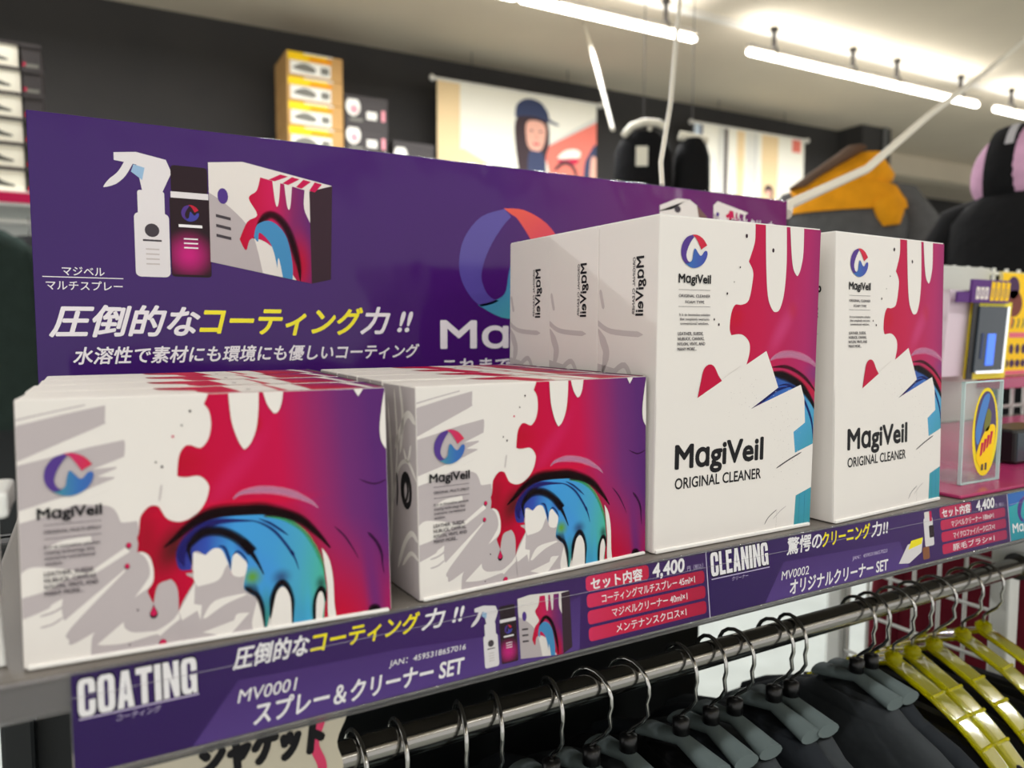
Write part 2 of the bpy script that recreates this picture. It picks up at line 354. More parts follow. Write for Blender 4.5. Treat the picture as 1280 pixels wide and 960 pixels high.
 'k_blue': [(116.8,120.3,1),(133.7,141.5),(141.6,139.4),(163.4,130.4),(183.7,111.6),(196.2,89.8,1),(202.8,-20.5,1),(157.6,-14.0,1)],
 'k_white': [(43.7,124.0,1),(74.3,141.4,1),(98.0,150.1,1),(121.2,161.3,1),(129.6,145.2,1),(137.4,129.1,1),(104.2,111.6,1),(114.5,115.0,1),(166.1,130.5,1),(171.4,117.9,1),(173.5,96.0,1),(158.9,88.5,1),(161.8,69.4,1),(189.0,77.2,1),(188.0,36.7,1),(164.8,30.1,1),(163.3,-3.3,1),(161.3,-33.9,1),(-26.7,-4.5,1),(-29.7,125.3,1)],
 'k_blob': [(43.7,124.1,1),(46.7,137.2),(49.7,147.3),(55.3,151.1),(61.1,149.2),(66.1,141.7),(70.2,137.2,1)],
 'k_darc': [(123.4,141.8),(136.3,140.8),(149.6,137.3),(166.2,129.3),(180.7,115.6),(192.9,97.7)],
 'k_hl': [(125.4,152.5),(135.5,156.9),(153.8,157.9),(175.8,152.4),(193.1,141.7)],
 'k_red2': [(128.2,147.1),(149.1,146.5),(171.2,136.6),(188.7,120.9)],
 'k_bl1': [(136.8,130.4),(150.0,130.9),(166.6,121.8),(181.7,98.4),(185.8,75.2)],
 'k_bl2': [(104.6,111.9),(119.4,118.4),(137.0,127.1),(155.3,129.7)],
 'k_s1': [(170.2,30.5),(169.6,0.7)],
 'k_s2': [(177.0,32.7),(176.9,0.7)],
 'k_g1': [(70.2,138.4),(90.7,148.9)],
 'k_ink1': [(137.9,57.2),(153.5,63.5),(170.8,69.5)],
 'k_ink2': [(125.9,8.3),(130.8,14.2),(141.1,20.1)],
 'k_ink3': [(141.1,19.6),(140.6,2.6)],
 'k_ink4': [(136.2,11.7),(145.1,18.1),(153.0,21.9)],
 'k_dot0': [(93.5,257.4)],
 'k_dot1': [(125.4,247.1)],
 'k_dot2': [(87.1,231.3)],
 'k_dot3': [(80.8,219.0)],
 'k_dot4': [(73.3,209.3)],
 'k_dot5': [(59.6,188.0)],
 'k_dot6': [(64.9,183.8)],
}
# ------------------------------------------------------------------ shared materials
WALL = noise_var(mat('charcoal wall paint', (60, 58, 57), .8, spec=.2), (54, 53, 53), 3, 3, .6)
CEILM = noise_var(mat('ceiling board', (206, 194, 174), .9, spec=.1), (198, 186, 167), 2.5, 3, .5)
FLOORM = noise_var(mat('floor vinyl', (186, 192, 188), .35), (170, 176, 172), 6, 4, .6)
CARD = ink('white carton board', (226, 221, 216))
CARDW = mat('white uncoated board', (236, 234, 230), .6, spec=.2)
CHROME = mat('chrome', (186, 184, 180), .17, 1); BARM = mat('dark chrome bar', (150, 147, 142), .17, 1)
STEELW = mat('white enamelled steel', (225, 226, 222), .35)
BLACKP = mat('black plastic', (22, 22, 23), .4)
INKG = ink('grey ink', (182, 173, 175)); INKGS = ink('light grey ink', (196, 188, 187)); INKK = ink('black ink', (28, 27, 30)); INKT = ink('small type ink', (70, 64, 70))
PAPER = ink('paper white print', (226, 221, 216))
WHITEI = ink('white print', (238, 236, 236), spec=.3); YELI = ink('yellow print', (246, 228, 20)); 
PINKI = ink('magenta drop ink', (196, 22, 80)); DKD = ink('drop shade ink', (40, 14, 30))
RED = ink('crimson to purple ink', (190, 15, 70), [
    ('lin', (55, 0), (200, 12), [(0, (166, 0, 36)), (.24, (188, 0, 52)), (.60, (190, 6, 70)), (.75, (144, 34, 96)), (.87, (106, 40, 108)), (1, (86, 36, 108))]),
    ('blob', 164, -8, 60, 84, 8, (186, 0, 42), 1), ('blob', 189, 14, 8, 70, 6, (106, 36, 108), .95), ('blob', 201, -4, 8, 50, 0, (168, 14, 84), .8),
    ('blob', 80, 104, 20, 12, 0, (178, 2, 40), .8), ('blob', 104, 92, 34, 9, 55, (204, 36, 100), .4), ('blob', 118, 106, 30, 8, 60, (202, 30, 96), .3),
    ('blob', 121, 124, 5, 7, 0, (176, 8, 24), .85), ('blob', 74, 56, 13, 22, -28, (62, 18, 16), .9), ('blob', 61, 62, 8, 20, 0, (150, 6, 34), .7),
    ('blob', 108, 77, 60, 5, 2, (206, 2, 48), .8), ('blob', 150, 52, 10, 34, 28, (150, 20, 24), .6)])
KRED = ink('crimson to plum ink', (190, 20, 74), [
    ('lin', (78, 0), (186, 0), [(0, (184, 10, 58)), (.35, (186, 20, 72)), (.62, (176, 28, 84)), (.85, (168, 36, 98)), (1, (146, 36, 98))]),
    ('blob', 84, 190, 14, 14, 0, (186, 10, 46), .8), ('blob', 152, 196, 9, 12, 0, (170, 14, 36), .8), ('blob', 140, 180, 40, 12, 55, (196, 64, 122), .6),
    ('blob', 172, 128, 40, 14, -28, (192, 18, 44), .9), ('blob', 186, 140, 22, 16, 0, (120, 52, 116), .7)])
BLUE = ink('indigo to teal ink', (62, 150, 205), [
    ('lin', (76, 40), (158, 30), [(0, (46, 42, 124)), (.16, (48, 76, 170)), (.34, (62, 148, 214)), (.62, (64, 148, 206)), (.82, (70, 158, 190)), (1, (72, 172, 146))]),
    ('blob', 120, 40, 26, 12, -45, (64, 140, 214), .6), ('blob', 123.5, 6, 6, 26, 0, (52, 134, 116), .9), ('blob', 116, 33.5, 8, 8, 0, (92, 150, 48), 1), ('blob', 114, 26.5, 7, 5, -20, (20, 24, 20), 1), ('blob', 119, 20, 2.6, 14, 12, (20, 30, 34), .9),
    ('blob', 144, 0, 10, 26, 0, (56, 142, 196), .7), ('blob', 132.5, 31, 8, 7, 0, (40, 40, 90), .75), ('blob', 156, 24, 5, 7, 0, (20, 40, 40), .8), ('blob', 148, 6, 4, 30, 0, (64, 160, 210), .6), ('blob', 112, 51, 10, 6, -35, (50, 70, 170), .6)])
KBLUE = ink('deep blue to teal ink', (60, 146, 200), [
    ('lin', (110, 130), (186, 60), [(0, (36, 44, 130)), (.35, (58, 112, 190)), (.62, (76, 156, 200)), (1, (60, 146, 160))]), ('blob', 175, 30, 14, 40, 0, (58, 146, 176), .8)])
W_DK2 = wash('soft dark wash', (34, 8, 14), .17); W_DK = wash('dark wash', (22, 8, 16), .34); W_NAVY = wash('navy wash', (22, 34, 116), .4); W_PINK = wash('pale pink wash', (226, 150, 190), .26)
W_PUR = wash('purple wash', (66, 14, 70), .4); W_SKY = wash('sky wash', (120, 196, 236), .25); W_IND = wash('indigo wash', (40, 34, 122), .4); W_GRN = wash('green wash', (70, 176, 120), .35)
LOGO_P = ink('logo violet', (82, 56, 136)); LOGO_R = ink('logo red', (204, 40, 66), [('lin', (20, 0), (52, 0), [(0, (188, 52, 110)), (.5, (206, 44, 70)), (1, (190, 36, 60))])])
LOGO_B = ink('logo blue', (56, 84, 170), [('lin', (12, 0), (52, 0), [(0, (76, 150, 140)), (.4, (56, 108, 176)), (1, (70, 70, 160))])])

def logo(P, x, y, rx, ry, layer, mats=(LOGO_P, LOGO_R, LOGO_B)):
    pu = [(-.17, .97, 1), (-.6, .8), (-.9, .42), (-1, 0), (-.95, -.35), (-.78, -.64), (-.6, -.79, 1), (-.4, -.74), (-.28, -.68, 1), (-.42, -.63), (-.54, -.48), (-.6, -.2), (-.46, .24), (-.22, .64), (-.05, .84, 1)]
    re = [(-.19, .98, 1), (.2, .98), (.64, .77), (.96, .40, 1), (.72, .26), (.52, .12, 1), (.33, .45), (.08, .80), (-.04, .88)]
    bl = [(-.67, -.76, 1), (-.23, -.98), (.2, -.98), (.64, -.77), (.9, -.44), (1, -.12), (.94, .05), (.77, .03), (.58, -.2), (.42, -.23), (.2, .02), (.08, .15), (-.02, .12), (-.1, -.2), (-.17, -.55), (-.42, -.70)]
    for p, m in ((pu, mats[0]), (re, mats[1]), (bl, mats[2])):
        P.poly([(x+q[0]*rx, y+q[1]*ry)+tuple(q[2:]) for q in p], m, layer)

BLK = {'C': [[(1, .60), (1, .82), (.92, .95), (.75, 1), (.25, 1), (.08, .95), (0, .82), (0, .18), (.08, .05), (.25, 0), (.75, 0), (.92, .05), (1, .18), (1, .42), (.62, .42), (.62, .20), (.56, .14), (.44, .14), (.38, .20), (.38, .80), (.44, .86), (.56, .86), (.62, .80), (.62, .60)]],
 'G': [[(1, .62), (1, .82), (.92, .95), (.75, 1), (.25, 1), (.08, .95), (0, .82), (0, .18), (.08, .05), (.25, 0), (.60, 0), (.7, .08), (.74, 0), (1, 0), (1, .52), (.54, .52), (.54, .38), (.62, .38), (.62, .2), (.56, .14), (.44, .14), (.38, .2), (.38, .8), (.44, .86), (.56, .86), (.62, .8), (.62, .62)]],
 'T': [[(0, 1), (1, 1), (1, .82), (.69, .82), (.69, 0), (.31, 0), (.31, .82), (0, .82)]], 'I': [[(0, 0), (1, 0), (1, 1), (0, 1)]],
 'N': [[(0, 0), (0, 1), (.36, 1), (.64, .45), (.64, 1), (1, 1), (1, 0), (.66, 0), (.36, .56), (.36, 0)]],
 'L': [[(0, 0), (0, 1), (.42, 1), (.42, .17), (1, .17), (1, 0)]], 'E': [[(0, 0), (0, 1), (1, 1), (1, .83), (.42, .83), (.42, .59), (.9, .59), (.9, .42), (.42, .42), (.42, .17), (1, .17), (1, 0)]]}
_o = [(.5, 1), (.25, 1), (.08, .95), (0, .82), (0, .18), (.08, .05), (.25, 0), (.5, 0), (.5, .14), (.44, .14), (.38, .2), (.38, .8), (.44, .86), (.5, .86)]
_a = [(.28, 1), (.5, 1), (.5, .75), (.45, .36), (.5, .36), (.5, .2), (.42, .2), (.38, 0), (0, 0)]
BLK['O'] = [_o, [(1-a, b) for a, b in _o]]; BLK['A'] = [_a, [(1-a, b) for a, b in _a]]
def block(P, word, x, y, w, h, m, layer, grow=0, mg=None):
    ws = [{'I': .40, 'L': .78, 'E': .8}.get(c, 1) for c in word]; gap = .13
    k = w/(sum(ws)+gap*(len(ws)-1)); 
    for c, cw in zip(word, ws):
        for p in BLK[c]:
            if mg: P.poly([(x+(a*(1+.16/cw)-.08/cw)*cw*k, y+(b*1.12-.06)*h) for a, b in p], mg, layer-.5, False)
            P.poly([(x+a*cw*k, y+b*h) for a, b in p], m, layer, False)
        x += (cw+gap)*k

# ------------------------------------------------------------------ the room
def rr(x, y):                      # the room is turned a little against the shelf
    c, s = math.cos(ROOM_YAW), math.sin(ROOM_YAW); return (x*c-y*s, x*s+y*c)
def slab(name, x0, x1, y0, y1, z0, z1, m):
    b = MB(); b.box(x0, x1, y0, y1, z0, z1, m); o = b.build(name, rot=(0, 0, ROOM_YAW)); return tag(o, kind='structure')
slab('floor', -6, 16, -7, 9, -SH-.05, -SH, FLOORM)
slab('ceiling', -6, 16, -7, 9, CEIL, CEIL+.05, CEILM)
slab('wall_back', -6, 6.31, 4.655, 4.80, -SH, CEIL, WALL)
slab('wall_pillar', 6.31, 6.72, 4.38, 5.0, -SH, CEIL, WALL)
slab('wall_right', 6.3, 16, 6.6, 6.75, -SH, CEIL, WALL)
slab('trim_1', 6.72, 13, 5.0, 5.2, CEIL-.22, CEIL, CEILM)
# conduit on the pillar
b = MB(); b.tube([(6.60, 4.36, CEIL-.002), (6.60, 4.36, -SH)], .02, mat('grey conduit', (96, 96, 96), .5)); tag(b.build('wall_conduit', rot=(0, 0, ROOM_YAW)), 'thin grey conduit pipe running down the dark pillar beside the yellow jacket', 'pipe')

# lighting: a duct rail under the ceiling with tube lamps hung from it
TUBEM = mat('lamp tube', (255, 250, 240), .4, emit=9, ecol=(255, 250, 238)); DUCTM = mat('white duct', (214, 208, 198), .5); CLIPM = mat('dark clip', (40, 36, 34), .5)
def tube_lamp(x, y, label, length=1.17, watt=None):
    """a tube on its white batten; the lamp inside shines the way the tube does"""
    px, py = rr(x, y); t = thing('tube_light', label, 'ceiling light', (px, py, 1.861), (0, 0, ROOM_YAW), 'strip lights under the ceiling')
    b = MB(); b.tube([(0, 0, 0), (.015, 0, 0), (length-.015, 0, 0), (length, 0, 0)], [.012, .019, .019, .012], TUBEM, 10); b.build('tube', t, (0, 0, 0))
    b = MB(); b.box(0, length, -.02, .02, .022, .05, DUCTM); b.build('batten', t, (0, 0, 0))
    for cx in (.22, length-.22):
        b = MB(); b.box(cx-.006, cx+.006, -.012, .012, .045, .19, CLIPM); b.box(cx-.02, cx+.02, -.016, .016, .16, .185, CLIPM); b.tube([(cx, -.026, .06), (cx, -.027, -.03)], .005, CLIPM, 6); b.build('hanger_clip', t, (0, 0, 0))
    l = bpy.data.lights.new('tube_lamp', 'AREA'); l.shape = 'RECTANGLE'; l.size = length; l.size_y = .04; l.energy = watt or TUBE_W; l.color = (.985, .995, 1)
    lo = bpy.data.objects.new('lamp', l); COL.objects.link(lo); lo.parent = t; lo.location = (length/2, 0, -.022)
    l2 = l.copy(); l2.energy = l.energy*UP; l2.size_y = .06; lu = bpy.data.objects.new('lamp_upward', l2); COL.objects.link(lu); lu.parent = t; lu.location = (length/2, 0, .056); lu.rotation_euler = (math.pi, 0, 0)
    return t
names = ['tube light over the woman poster, cut by the picture top', 'tube light ending beside the white rope', 'first tube light of the pair before the dark pillar', 'second tube light of the pair, ending above the yellow jacket', 'short far tube light above the pink hood']
for x, lab in zip((.755, 1.945, 3.53, 4.715, 6.10), names): tube_lamp(x, 3.06, 'white '+lab)
for y in (-.9, -4.0):
    for k in range(6): tube_lamp(-2.6+1.55*k, y, 'white tube light in the rows over the aisle before the rack', 1.17, FRONT_W)
for k in range(2): tube_lamp(-2.8+1.2*k, 3.06, 'white tube light above the shoe boxes')
b = MB(); b.box(-5, 12, 3.14, 3.18, CEIL-.035, CEIL-.001, DUCTM); o = b.build('lighting_duct', rot=(0, 0, ROOM_YAW)); tag(o, 'long white lighting duct rail fixed under the beige ceiling', 'lighting duct')

# ------------------------------------------------------------------ display rack: shelf, rails, posts, wire side, hanging bar
RACKG = mat('grey shelf steel', (112, 106, 100), .4); RACKD = mat('dark rack panel', (20, 24, 26), .5)
CLEAR = mat('clear rail plastic', (214, 212, 214), .12, trans=.9, ior=1.45)
rack = thing('display_rack', 'steel display rack whose shelf carries the cartons above the chrome hanging bar', 'display rack', (0, 0, -SH))
def rk(name, fnb, parent=rack):
    b = MB(); fnb(b); return b.build(name, parent, (0, 0, SH))
rk('shelf_board', lambda b: b.rbox(-.03, 1.75, -.0135, .40, -.021, -.0003, RACKG, .003))
for x in (-.05, 1.16, 1.78):
    if x > 0: rk('post', lambda b: b.rbox(x, x+.028, .10, .128, -SH, -.021, STEELW, .004))
    rk('post', lambda b: b.rbox(x, x+.028, .37, .398, -SH, .30 if x > 1 else -.021, STEELW if x > 0 else RACKD, .004))
def wires(b):
    for i in range(7): b.tube([(1.172, .128+.04*i, -.04), (1.172, .128+.04*i, -.95)], .003, STEELW, 6)
    for i in range(12): b.tube([(1.170, .11, -.08-.075*i), (1.170, .38, -.08-.075*i)], .003, STEELW, 6)
rk('wire_side_panel', wires)
def wires2(b):
    for i in range(19): b.tube([(.98+.045*i, .385, .0), (.98+.045*i, .385, .30)], .0036, STEELW, 6)
    for i in range(7): b.tube([(.97, .389, .02+.045*i), (1.79, .389, .02+.045*i)], .0036, STEELW, 6)
rk('wire_back_panel', wires2)
rk('dark_backdrop', lambda b: b.box(-.05, .86, .402, .41, -SH, -.021, RACKD))  # dark sheet added behind the open rack to keep the gap dark
def bar(b): b.tube([(.155, .08, -.145), (.5, .08, -.145), (1.15, .08, -.145), (1.165, .08, -.145)], .0125, BARM, 24)
hb = rk('hanging_bar', bar)
b = MB(); b.tube([(1.135, .08, -.145), (1.152, .08, -.145)], .0185, CHROME, 20); b.box(1.148, 1.166, .07, .118, -.16, -.021, STEELW); b.build('bar_bracket', hb, (0, 0, 0))
b = MB(); b.box(.155, .170, .075, .085, -.145, -.021, CHROME); b.build('bar_bracket', hb, (0, 0, 0))
# clear ticket rail along the shelf front: lip, back, foot
def rail(b):
    b.rbox(-.03, 1.75, -.0155, -.0138, -.021, -.001, CLEAR, .0006); b.rbox(.021, 1.75, -.0155, -.0138, -.058, -.0212, CLEAR, .0006)
    b.tube([(-.03, -.0155, -.0005), (1.75, -.0155, -.0005)], .0012, CLEAR, 8)
    b.tube([(.021, -.0228, -.0535), (1.75, -.0228, -.0535)], .0013, CLEAR, 8)
    b.box(.021, 1.75, -.0225, -.0138, -.0575, -.0555, CLEAR)
rk('ticket_rail', rail)
# white wire end stop at the shelf's left end
def stop(b):
    b.rbox(-.024, -.004, .010, .055, .080, .094, STEELW, .002); b.box(-.021, -.012, .02, .05, .03, .08, STEELW)
    b.tube([(-.012, .018, .08), (-.018, .012, .02), (-.018, .012, 0)], .0022, STEELW, 8); b.tube([(-.018, .05, .08), (-.013, .03, .03), (-.010, .012, 0)], .0018, STEELW, 8)
rk('end_stop', stop)
# ------------------------------------------------------------------ cartons
def art_c(P):
    A = ART
    for k in ('grey1', 'grey2', 'grey3', 'grey4'): P.poly(A[k], INKG, 1)
    for k in ('w1', 'w2', 'w3', 'w4', 'w5', 'w12'): P.poly(A[k], PAPER, 2)
    P.stroke([(8, 27.5), (15, 29), (22, 33)], 1.2, INKG, 2.5); P.stroke([(8, 21.5), (14, 22.5), (19, 25.5)], 1.1, INKG, 2.5)
    P.stroke([(33, 93), (44, 98)], .9, INKGS, 2.5); P.stroke([(33, 88), (43, 92)], .9, INKGS, 2.5); P.stroke([(67.5, 83), (68.3, 88), (69, 92.5)], 1.2, INKGS, 2.5)
    P.poly(A['red'], RED, 3)
    P.soft(A['pink_arc'], 5.2, W_PINK, 3.5, 6, .35, .35)
    P.soft(A['dark_arc'], 11, W_DK2, 5, 8, .35, .5)
    P.poly(A['under'], INKG, 6.05)
    for k in ('w6', 'w7', 'w8', 'w9', 'w10', 'w11'): P.poly(A[k], PAPER, 6.12)
    P.poly(A['blue'], BLUE, 6.2)
    P.soft(A['hl_grn'], 2.6, W_GRN, 6.4, 3, .3, .3)
    P.soft(A['indigo'], 6, W_IND, 6.5, 5, .2, .5);
    P.soft(A['ring_dark'], 6.4, W_DK, 8.4, 6, .3, .4)
    P.soft(A['line1'], 1.9, W_NAVY, 9.6, 3); P.soft(A['line2'], 1.7, W_NAVY, 9.6, 3)
    P.soft(A['dk_p1'], 4.4, W_DK, 10.4, 5, .15, .3); P.soft(A['dk_p2'], 3.8, W_DK, 10.4, 5, .15, .3); P.soft(A['dk_p0'], 3.4, W_DK, 10.4, 4); P.soft(A['dk_p3'], 5, W_DK, 10.4, 5)
    P.soft(A['dk_d1'], 1.8, W_NAVY, 10.4, 3); P.soft(A['dk_d2'], 1.4, W_NAVY, 10.4, 3)
    P.soft(A['pl1'], 2.2, W_PUR, 5, 4, .1, .6); P.soft(A['pl2'], 1.3, W_PUR, 5, 3, .2, .6); P.soft(A['pl3'], 1.2, W_PUR, 5, 3)
    for k in ('pool1', 'pool2', 'slit', 'pool3', 'drip1', 'drip2', 'drip3', 'notch'): P.poly(A[k], PAPER, 12)
    P.stroke([A['dk_d1'][-1], (A['dk_d1'][-1][0]+.1, A['dk_d1'][-1][1]-4.5)], .7, PINKI, 12)
    for k, r in (('A0', .8), ('A1', .6), ('A2', .8), ('A3', .6), ('A4', .8), ('B3', .6), ('B5', .5)):
        x, y = ART['dot'+k][0]; P.oval(x, y, r*.8, r, PINKI if k == 'A2' else DKD, 4)
    for k, r in (('B0', 1.7), ('B1', 1.6), ('B4', 2.4)):
        x, y = ART['dot'+k][0]; P.oval(x, y, r*.85, r, DKD, 4); P.oval(x+.1, y+.3, r*.7, r*.85, PINKI, 4.5)
    x, y = ART['dotB2'][0]; P.poly([(x, y+5.2, 1), (x+1.1, y+2.4), (x+2.1, y), (x+1.4, y-2.2), (x, y-2.8), (x-1.4, y-2.2), (x-2.1, y), (x-1.1, y+2.4)], DKD, 4); P.poly([(x, y+4.6, 1), (x+.9, y+2.2), (x+1.7, y), (x, y-1.4), (x-1.7, y), (x-.9, y+2.2)], PINKI, 4.5)
    logo(P, 24, 102, 11.6, 11.6, 13)
    P.text('MɑgiVeil', 8.8, 79.2, 30, 8.0, INKK, 13, .03)
    P.rect_(11.5, 38.5, 75.6, 75.9, INKT, 13); P.rect_(11.5, 38.5, 68.2, 68.5, INKT, 13)
    P.text('ORIGINAL MULTI SPRAY', 11.5, 71.2, 27, 2.6, INKT, 13, .01)
    for i, (s, w) in enumerate((('It is an innovative solution', 26), ('coating technology that', 23.5), ('overturns conventional', 23.5), ('wisdom.', 8.4))): P.text(s, 11.5, 63.2-i*3.0, w, 2.7, INKT, 13, .006)
    for i, (s, w) in enumerate((('LEATHER, SUEDE,', 23.5), ('NUBUCK, CANVAS,', 24.4), ('NYLON, VINYL AND', 25), ('MANY MORE...', 18))): P.text(s, 11, 48.6-i*3.5, w, 3.3, INKT, 13, .012)

def art_k(P):
    A = ART
    P.poly(A['k_red'], KRED, 1); P.soft(A['k_hl'], 7, W_PINK, 2, 5, .35, .35)
    P.soft(A['k_darc'], 9, W_DK, 3.4, 5, .3, .4); P.poly(A['k_blue'], KBLUE, 3)
    P.soft(A['k_darc'], 6, W_DK, 4.4, 4, .3, .4); P.soft(A['k_bl1'], 3, W_NAVY, 4.6, 4); P.soft(A['k_bl2'], 3, W_NAVY, 4.6, 4); P.soft(A['k_s1'], 2.2, W_NAVY, 4.6, 3, .01, .01); P.soft(A['k_s2'], 2.2, W_NAVY, 4.6, 3, .01, .01)
    P.soft(A['k_red2'], 4, W_DK, 4.6, 3)
    P.poly(A['k_white'], PAPER, 6, False)
    for k in ('k_d1', 'k_d2'): P.poly(A[k], PAPER, 6)
    P.poly(A['k_blob'], KRED, 7); P.stroke(A['k_g1'], 3, INKGS, 7, .05, .05)
    rnd = random.Random(3)
    for _ in range(150):
        x, y = rnd.choice(((100, 125), (135, 115), (150, 88), (158, 62))); x += rnd.gauss(0, 12); y += rnd.gauss(0, 11)
        r = rnd.uniform(.15, .55)
        if x < 170 and (x > 128 or y > 95): P.oval(x, y, r, r*rnd.uniform(.6, 1), INKGS, 7, 6)
    for k, w in (('k_ink1', 1.3), ('k_ink2', .7), ('k_ink3', 1.2), ('k_ink4', .7)): P.stroke(A[k], w, INKT if k != 'k_ink4' else INKG, 7)
    for i, r in enumerate((1.5, 1.6, .7, .5, .9, .8, 1.0)):
        x, y = ART[f'k_dot{i}'][0]; P.oval(x, y, r*.85, r*1.15, DKD, 7)
    logo(P, 36.2, 242, 14, 13.2, 8)
    P.text('MɑgiVeil', 20.6, 217, 33.8, 9.6, INKK, 8, .03)
    P.rect_(20.8, 54.6, 211.2, 211.5, INKT, 8); P.rect_(20.8, 54.6, 197.9, 198.2, INKT, 8)
    P.text('ORIGINAL CLEANER', 21, 205.4, 33.4, 3.4, INKT, 8, .01); P.text('FOAM TYPE', 28, 200.6, 20, 3.2, INKT, 8, .01)
    for i, s in enumerate(('It is an innovative solution', 'that completely overturns', 'conventional wisdom.')): P.text(s, 22+i*.6, 190.6-i*3.5, 32.6-i*1.2, 2.9, INKT, 8, .008)
    for i, (s, w) in enumerate((('LEATHER, SUEDE,', 27), ('NUBUCK, CANVAS,', 28), ('NYLON, VINYL AND', 29), ('MANY MORE...', 20))): P.text(s, 21, 175.2-i*4.1, w, 3.6, INKT, 8, .014)
    P.text('MɑgiVeil', 21.7, 67.6, 99, 27, INKK, 8, .034); P.text('ORIGINAL CLEANER', 21.6, 50.6, 97.6, 12.8, INKK, 8, .016)

def carton(kind, label, shx=0, shy=0):
    Wd, D, H = (.2, .052, .1430) if kind == 'c' else (.18558, .0789, .26832)
    t = thing('gift_carton', label, 'carton', group='landscape cartons' if kind == 'c' else 'upright cartons')
    sh = lambda x, y, z: (x+shx*z, y+shy*z, z)
    b = MB(); b.rbox(0, Wd, 0, D, .0006, H, CARD, .0009, sh)
    P = Print(b, lambda u, w, l: sh(u, -l-.00004, w), (.5, Wd*1000-.5, 1, H*1000-.4))
    (art_c if kind == 'c' else art_k)(P)
    if kind == 'c':           # the picture folds over on to the top
        T = Print(b, lambda u, w, l: sh(u, w, H+l+.00004), (1, 199, .4, 51.6))
        RT = RED
        T.poly([(95, 0, 1), (200, 0, 1), (200, 52, 1), (66, 52, 1), (70, 34), (88, 22), (90, 10)], RT, 1)
        for x0, x1 in ((113.5, 135), (140.5, 154), (189, 193)): T.poly([(x0, 0, 1), (x1, 0, 1), (x1-2, 30), (x1-5, 52, 1), (x0-8, 52, 1), (x0-4, 30)], PAPER, 2)
        T.oval(119, 18, 1.4, 2.4, DKD, 3); T.oval(83, 40, 1.2, 2, DKD, 3)
        S = Print(b, lambda u, w, l: sh(-l-.00004, u, w), (.5, 51.5, 1, 142))
        S.poly([(0, 0, 1), (52, 0, 1), (52, 143, 1), (0, 143, 1)], INKG, 1)
        for p, w in (([(46, 20), (40, 70), (44, 130)], 4), ([(38, 60), (30, 100), (33, 140)], 3), ([(26, 95), (20, 120), (24, 143)], 4), ([(0, 118), (12, 124), (24, 112), (34, 98)], 5), ([(0, 80), (14, 92), (30, 84), (40, 60)], 3), ([(0, 40), (10, 44), (22, 34), (34, 14)], 4), ([(0, 28), (12, 30), (26, 18)], 3), ([(20, 100), (14, 92), (8, 104)], 3)): S.stroke(p, w, PAPER, 2)
        S.oval(17, 72, 9, 13, INKK, 3); S.oval(16, 71, 4, 7, INKG, 3.5); S.stroke([(17, 80), (14, 72), (18, 64)], 3, INKK, 4); S.stroke([(32, 82), (31, 70), (33, 58)], 2.4, INKT, 3)
    else:
        S = Print(b, lambda u, w, l: sh(-l-.00004, u, w), (.5, 78.4, 1, 267.5))
        S.text('MɑgiVeil', 17.6, 238, 47, 13.5, INKK, 3, .024, rot=-math.pi/2)
        S.text('ORIGINAL CLEANER', 28.2, 238, 46.5, 4.6, INKT, 3, .004, rot=-math.pi/2)
        S.stroke([(80, 186), (60, 178), (17, 175.5)], 4.5, INKGS, 1, 0, .1)
        S.stroke([(76, 214), (73, 204), (70.5, 197)], 4, INKGS, 1); S.stroke([(78, 180), (70, 168), (66, 158), (72, 140)], 9, INKGS, 1, .3, .3); S.poly([(79, 150, 1), (50, 146, 1), (56, 120, 1), (79, 100, 1)], INKGS, 1)
        S.stroke([(60, 140), (40, 150), (30, 130), (44, 110)], 5, INKGS, 1.5)
    b.build('sleeve', t, (0, 0, 0))
    b = MB(); b.rbox(.002, Wd-.002, -.0022, .010, .0002, .0034 if kind == 'k' else .0026, CARDW, .0008); b.build('reflection_lip', t, (0, 0, 0))  # white strip standing in for the carton's reflection in the rail
    b = MB()
    if kind == 'c':           # tuck flap ends showing at the top corners, and the slit
        b.box(Wd-.0015, Wd+.0004, .004, D-.004, H-.012, H+.0005, mat('flap edge', (96, 90, 90), .6) if 'flap edge' not in bpy.data.materials else bpy.data.materials['flap edge'], sh)
    else:
        b.box(.001, Wd-.001, .0006, .0011, H, H+.0007, CARDW, sh); b.box(.0006, .0011, .001, D-.001, H, H+.0007, CARDW, sh)
    b.build('top_flap', t, (0, 0, 0))
    return t

SY = .00987/.14299
c1 = carton('c', 'white landscape paint splash carton, frontmost behind the card reading COATING', 0, SY); place(c1, (0, 0, 0), (0, 0, -.06803))
for k, (x, y, a, lab) in enumerate(((.002, .0545, -.03, 'second in the stack behind the card reading COATING'), (.006, .108, 0, 'third in the stack behind the card reading COATING'), (.007, .161, 0, 'rearmost in the stack behind the card reading COATING'))):
    c = copy_tree(c1); place(c, (x, y, 0), (0, 0, a)); c['label'] = 'white landscape paint splash carton, '+lab
c2 = carton('c', 'white landscape paint splash carton showing its grey side beside the tall cartons', -.015, 0); place(c2, (.22076, -.00905, 0), (0, 0, .06002))
for k, (x, y, a, lab) in enumerate(((.2215, .057, .02, 'second in the stack beside the tall cartons'), (.221, .1135, 0, 'third in the stack beside the tall cartons'), (.221, .167, 0, 'rearmost of the stack beside the tall cartons'))):
    c = copy_tree(c2); place(c, (x, y, 0), (0, 0, a)); c['label'] = 'white landscape paint splash carton, '+lab
k1 = carton('k', 'tall white cleaner carton with magenta splash, front of the row of three', 0, -.0089); place(k1, (.42357, -.00158, 0), (0, 0, -.00052))
for k, lab in enumerate(('tall white cleaner carton in the middle of the row of three', 'tall white cleaner carton at the rear of the row of three, before the banner logo')):
    c = copy_tree(k1); place(c, (.4236+.0005*k, -.00158+.0792*(k+1), 0), (0, 0, 0)); c['label'] = lab
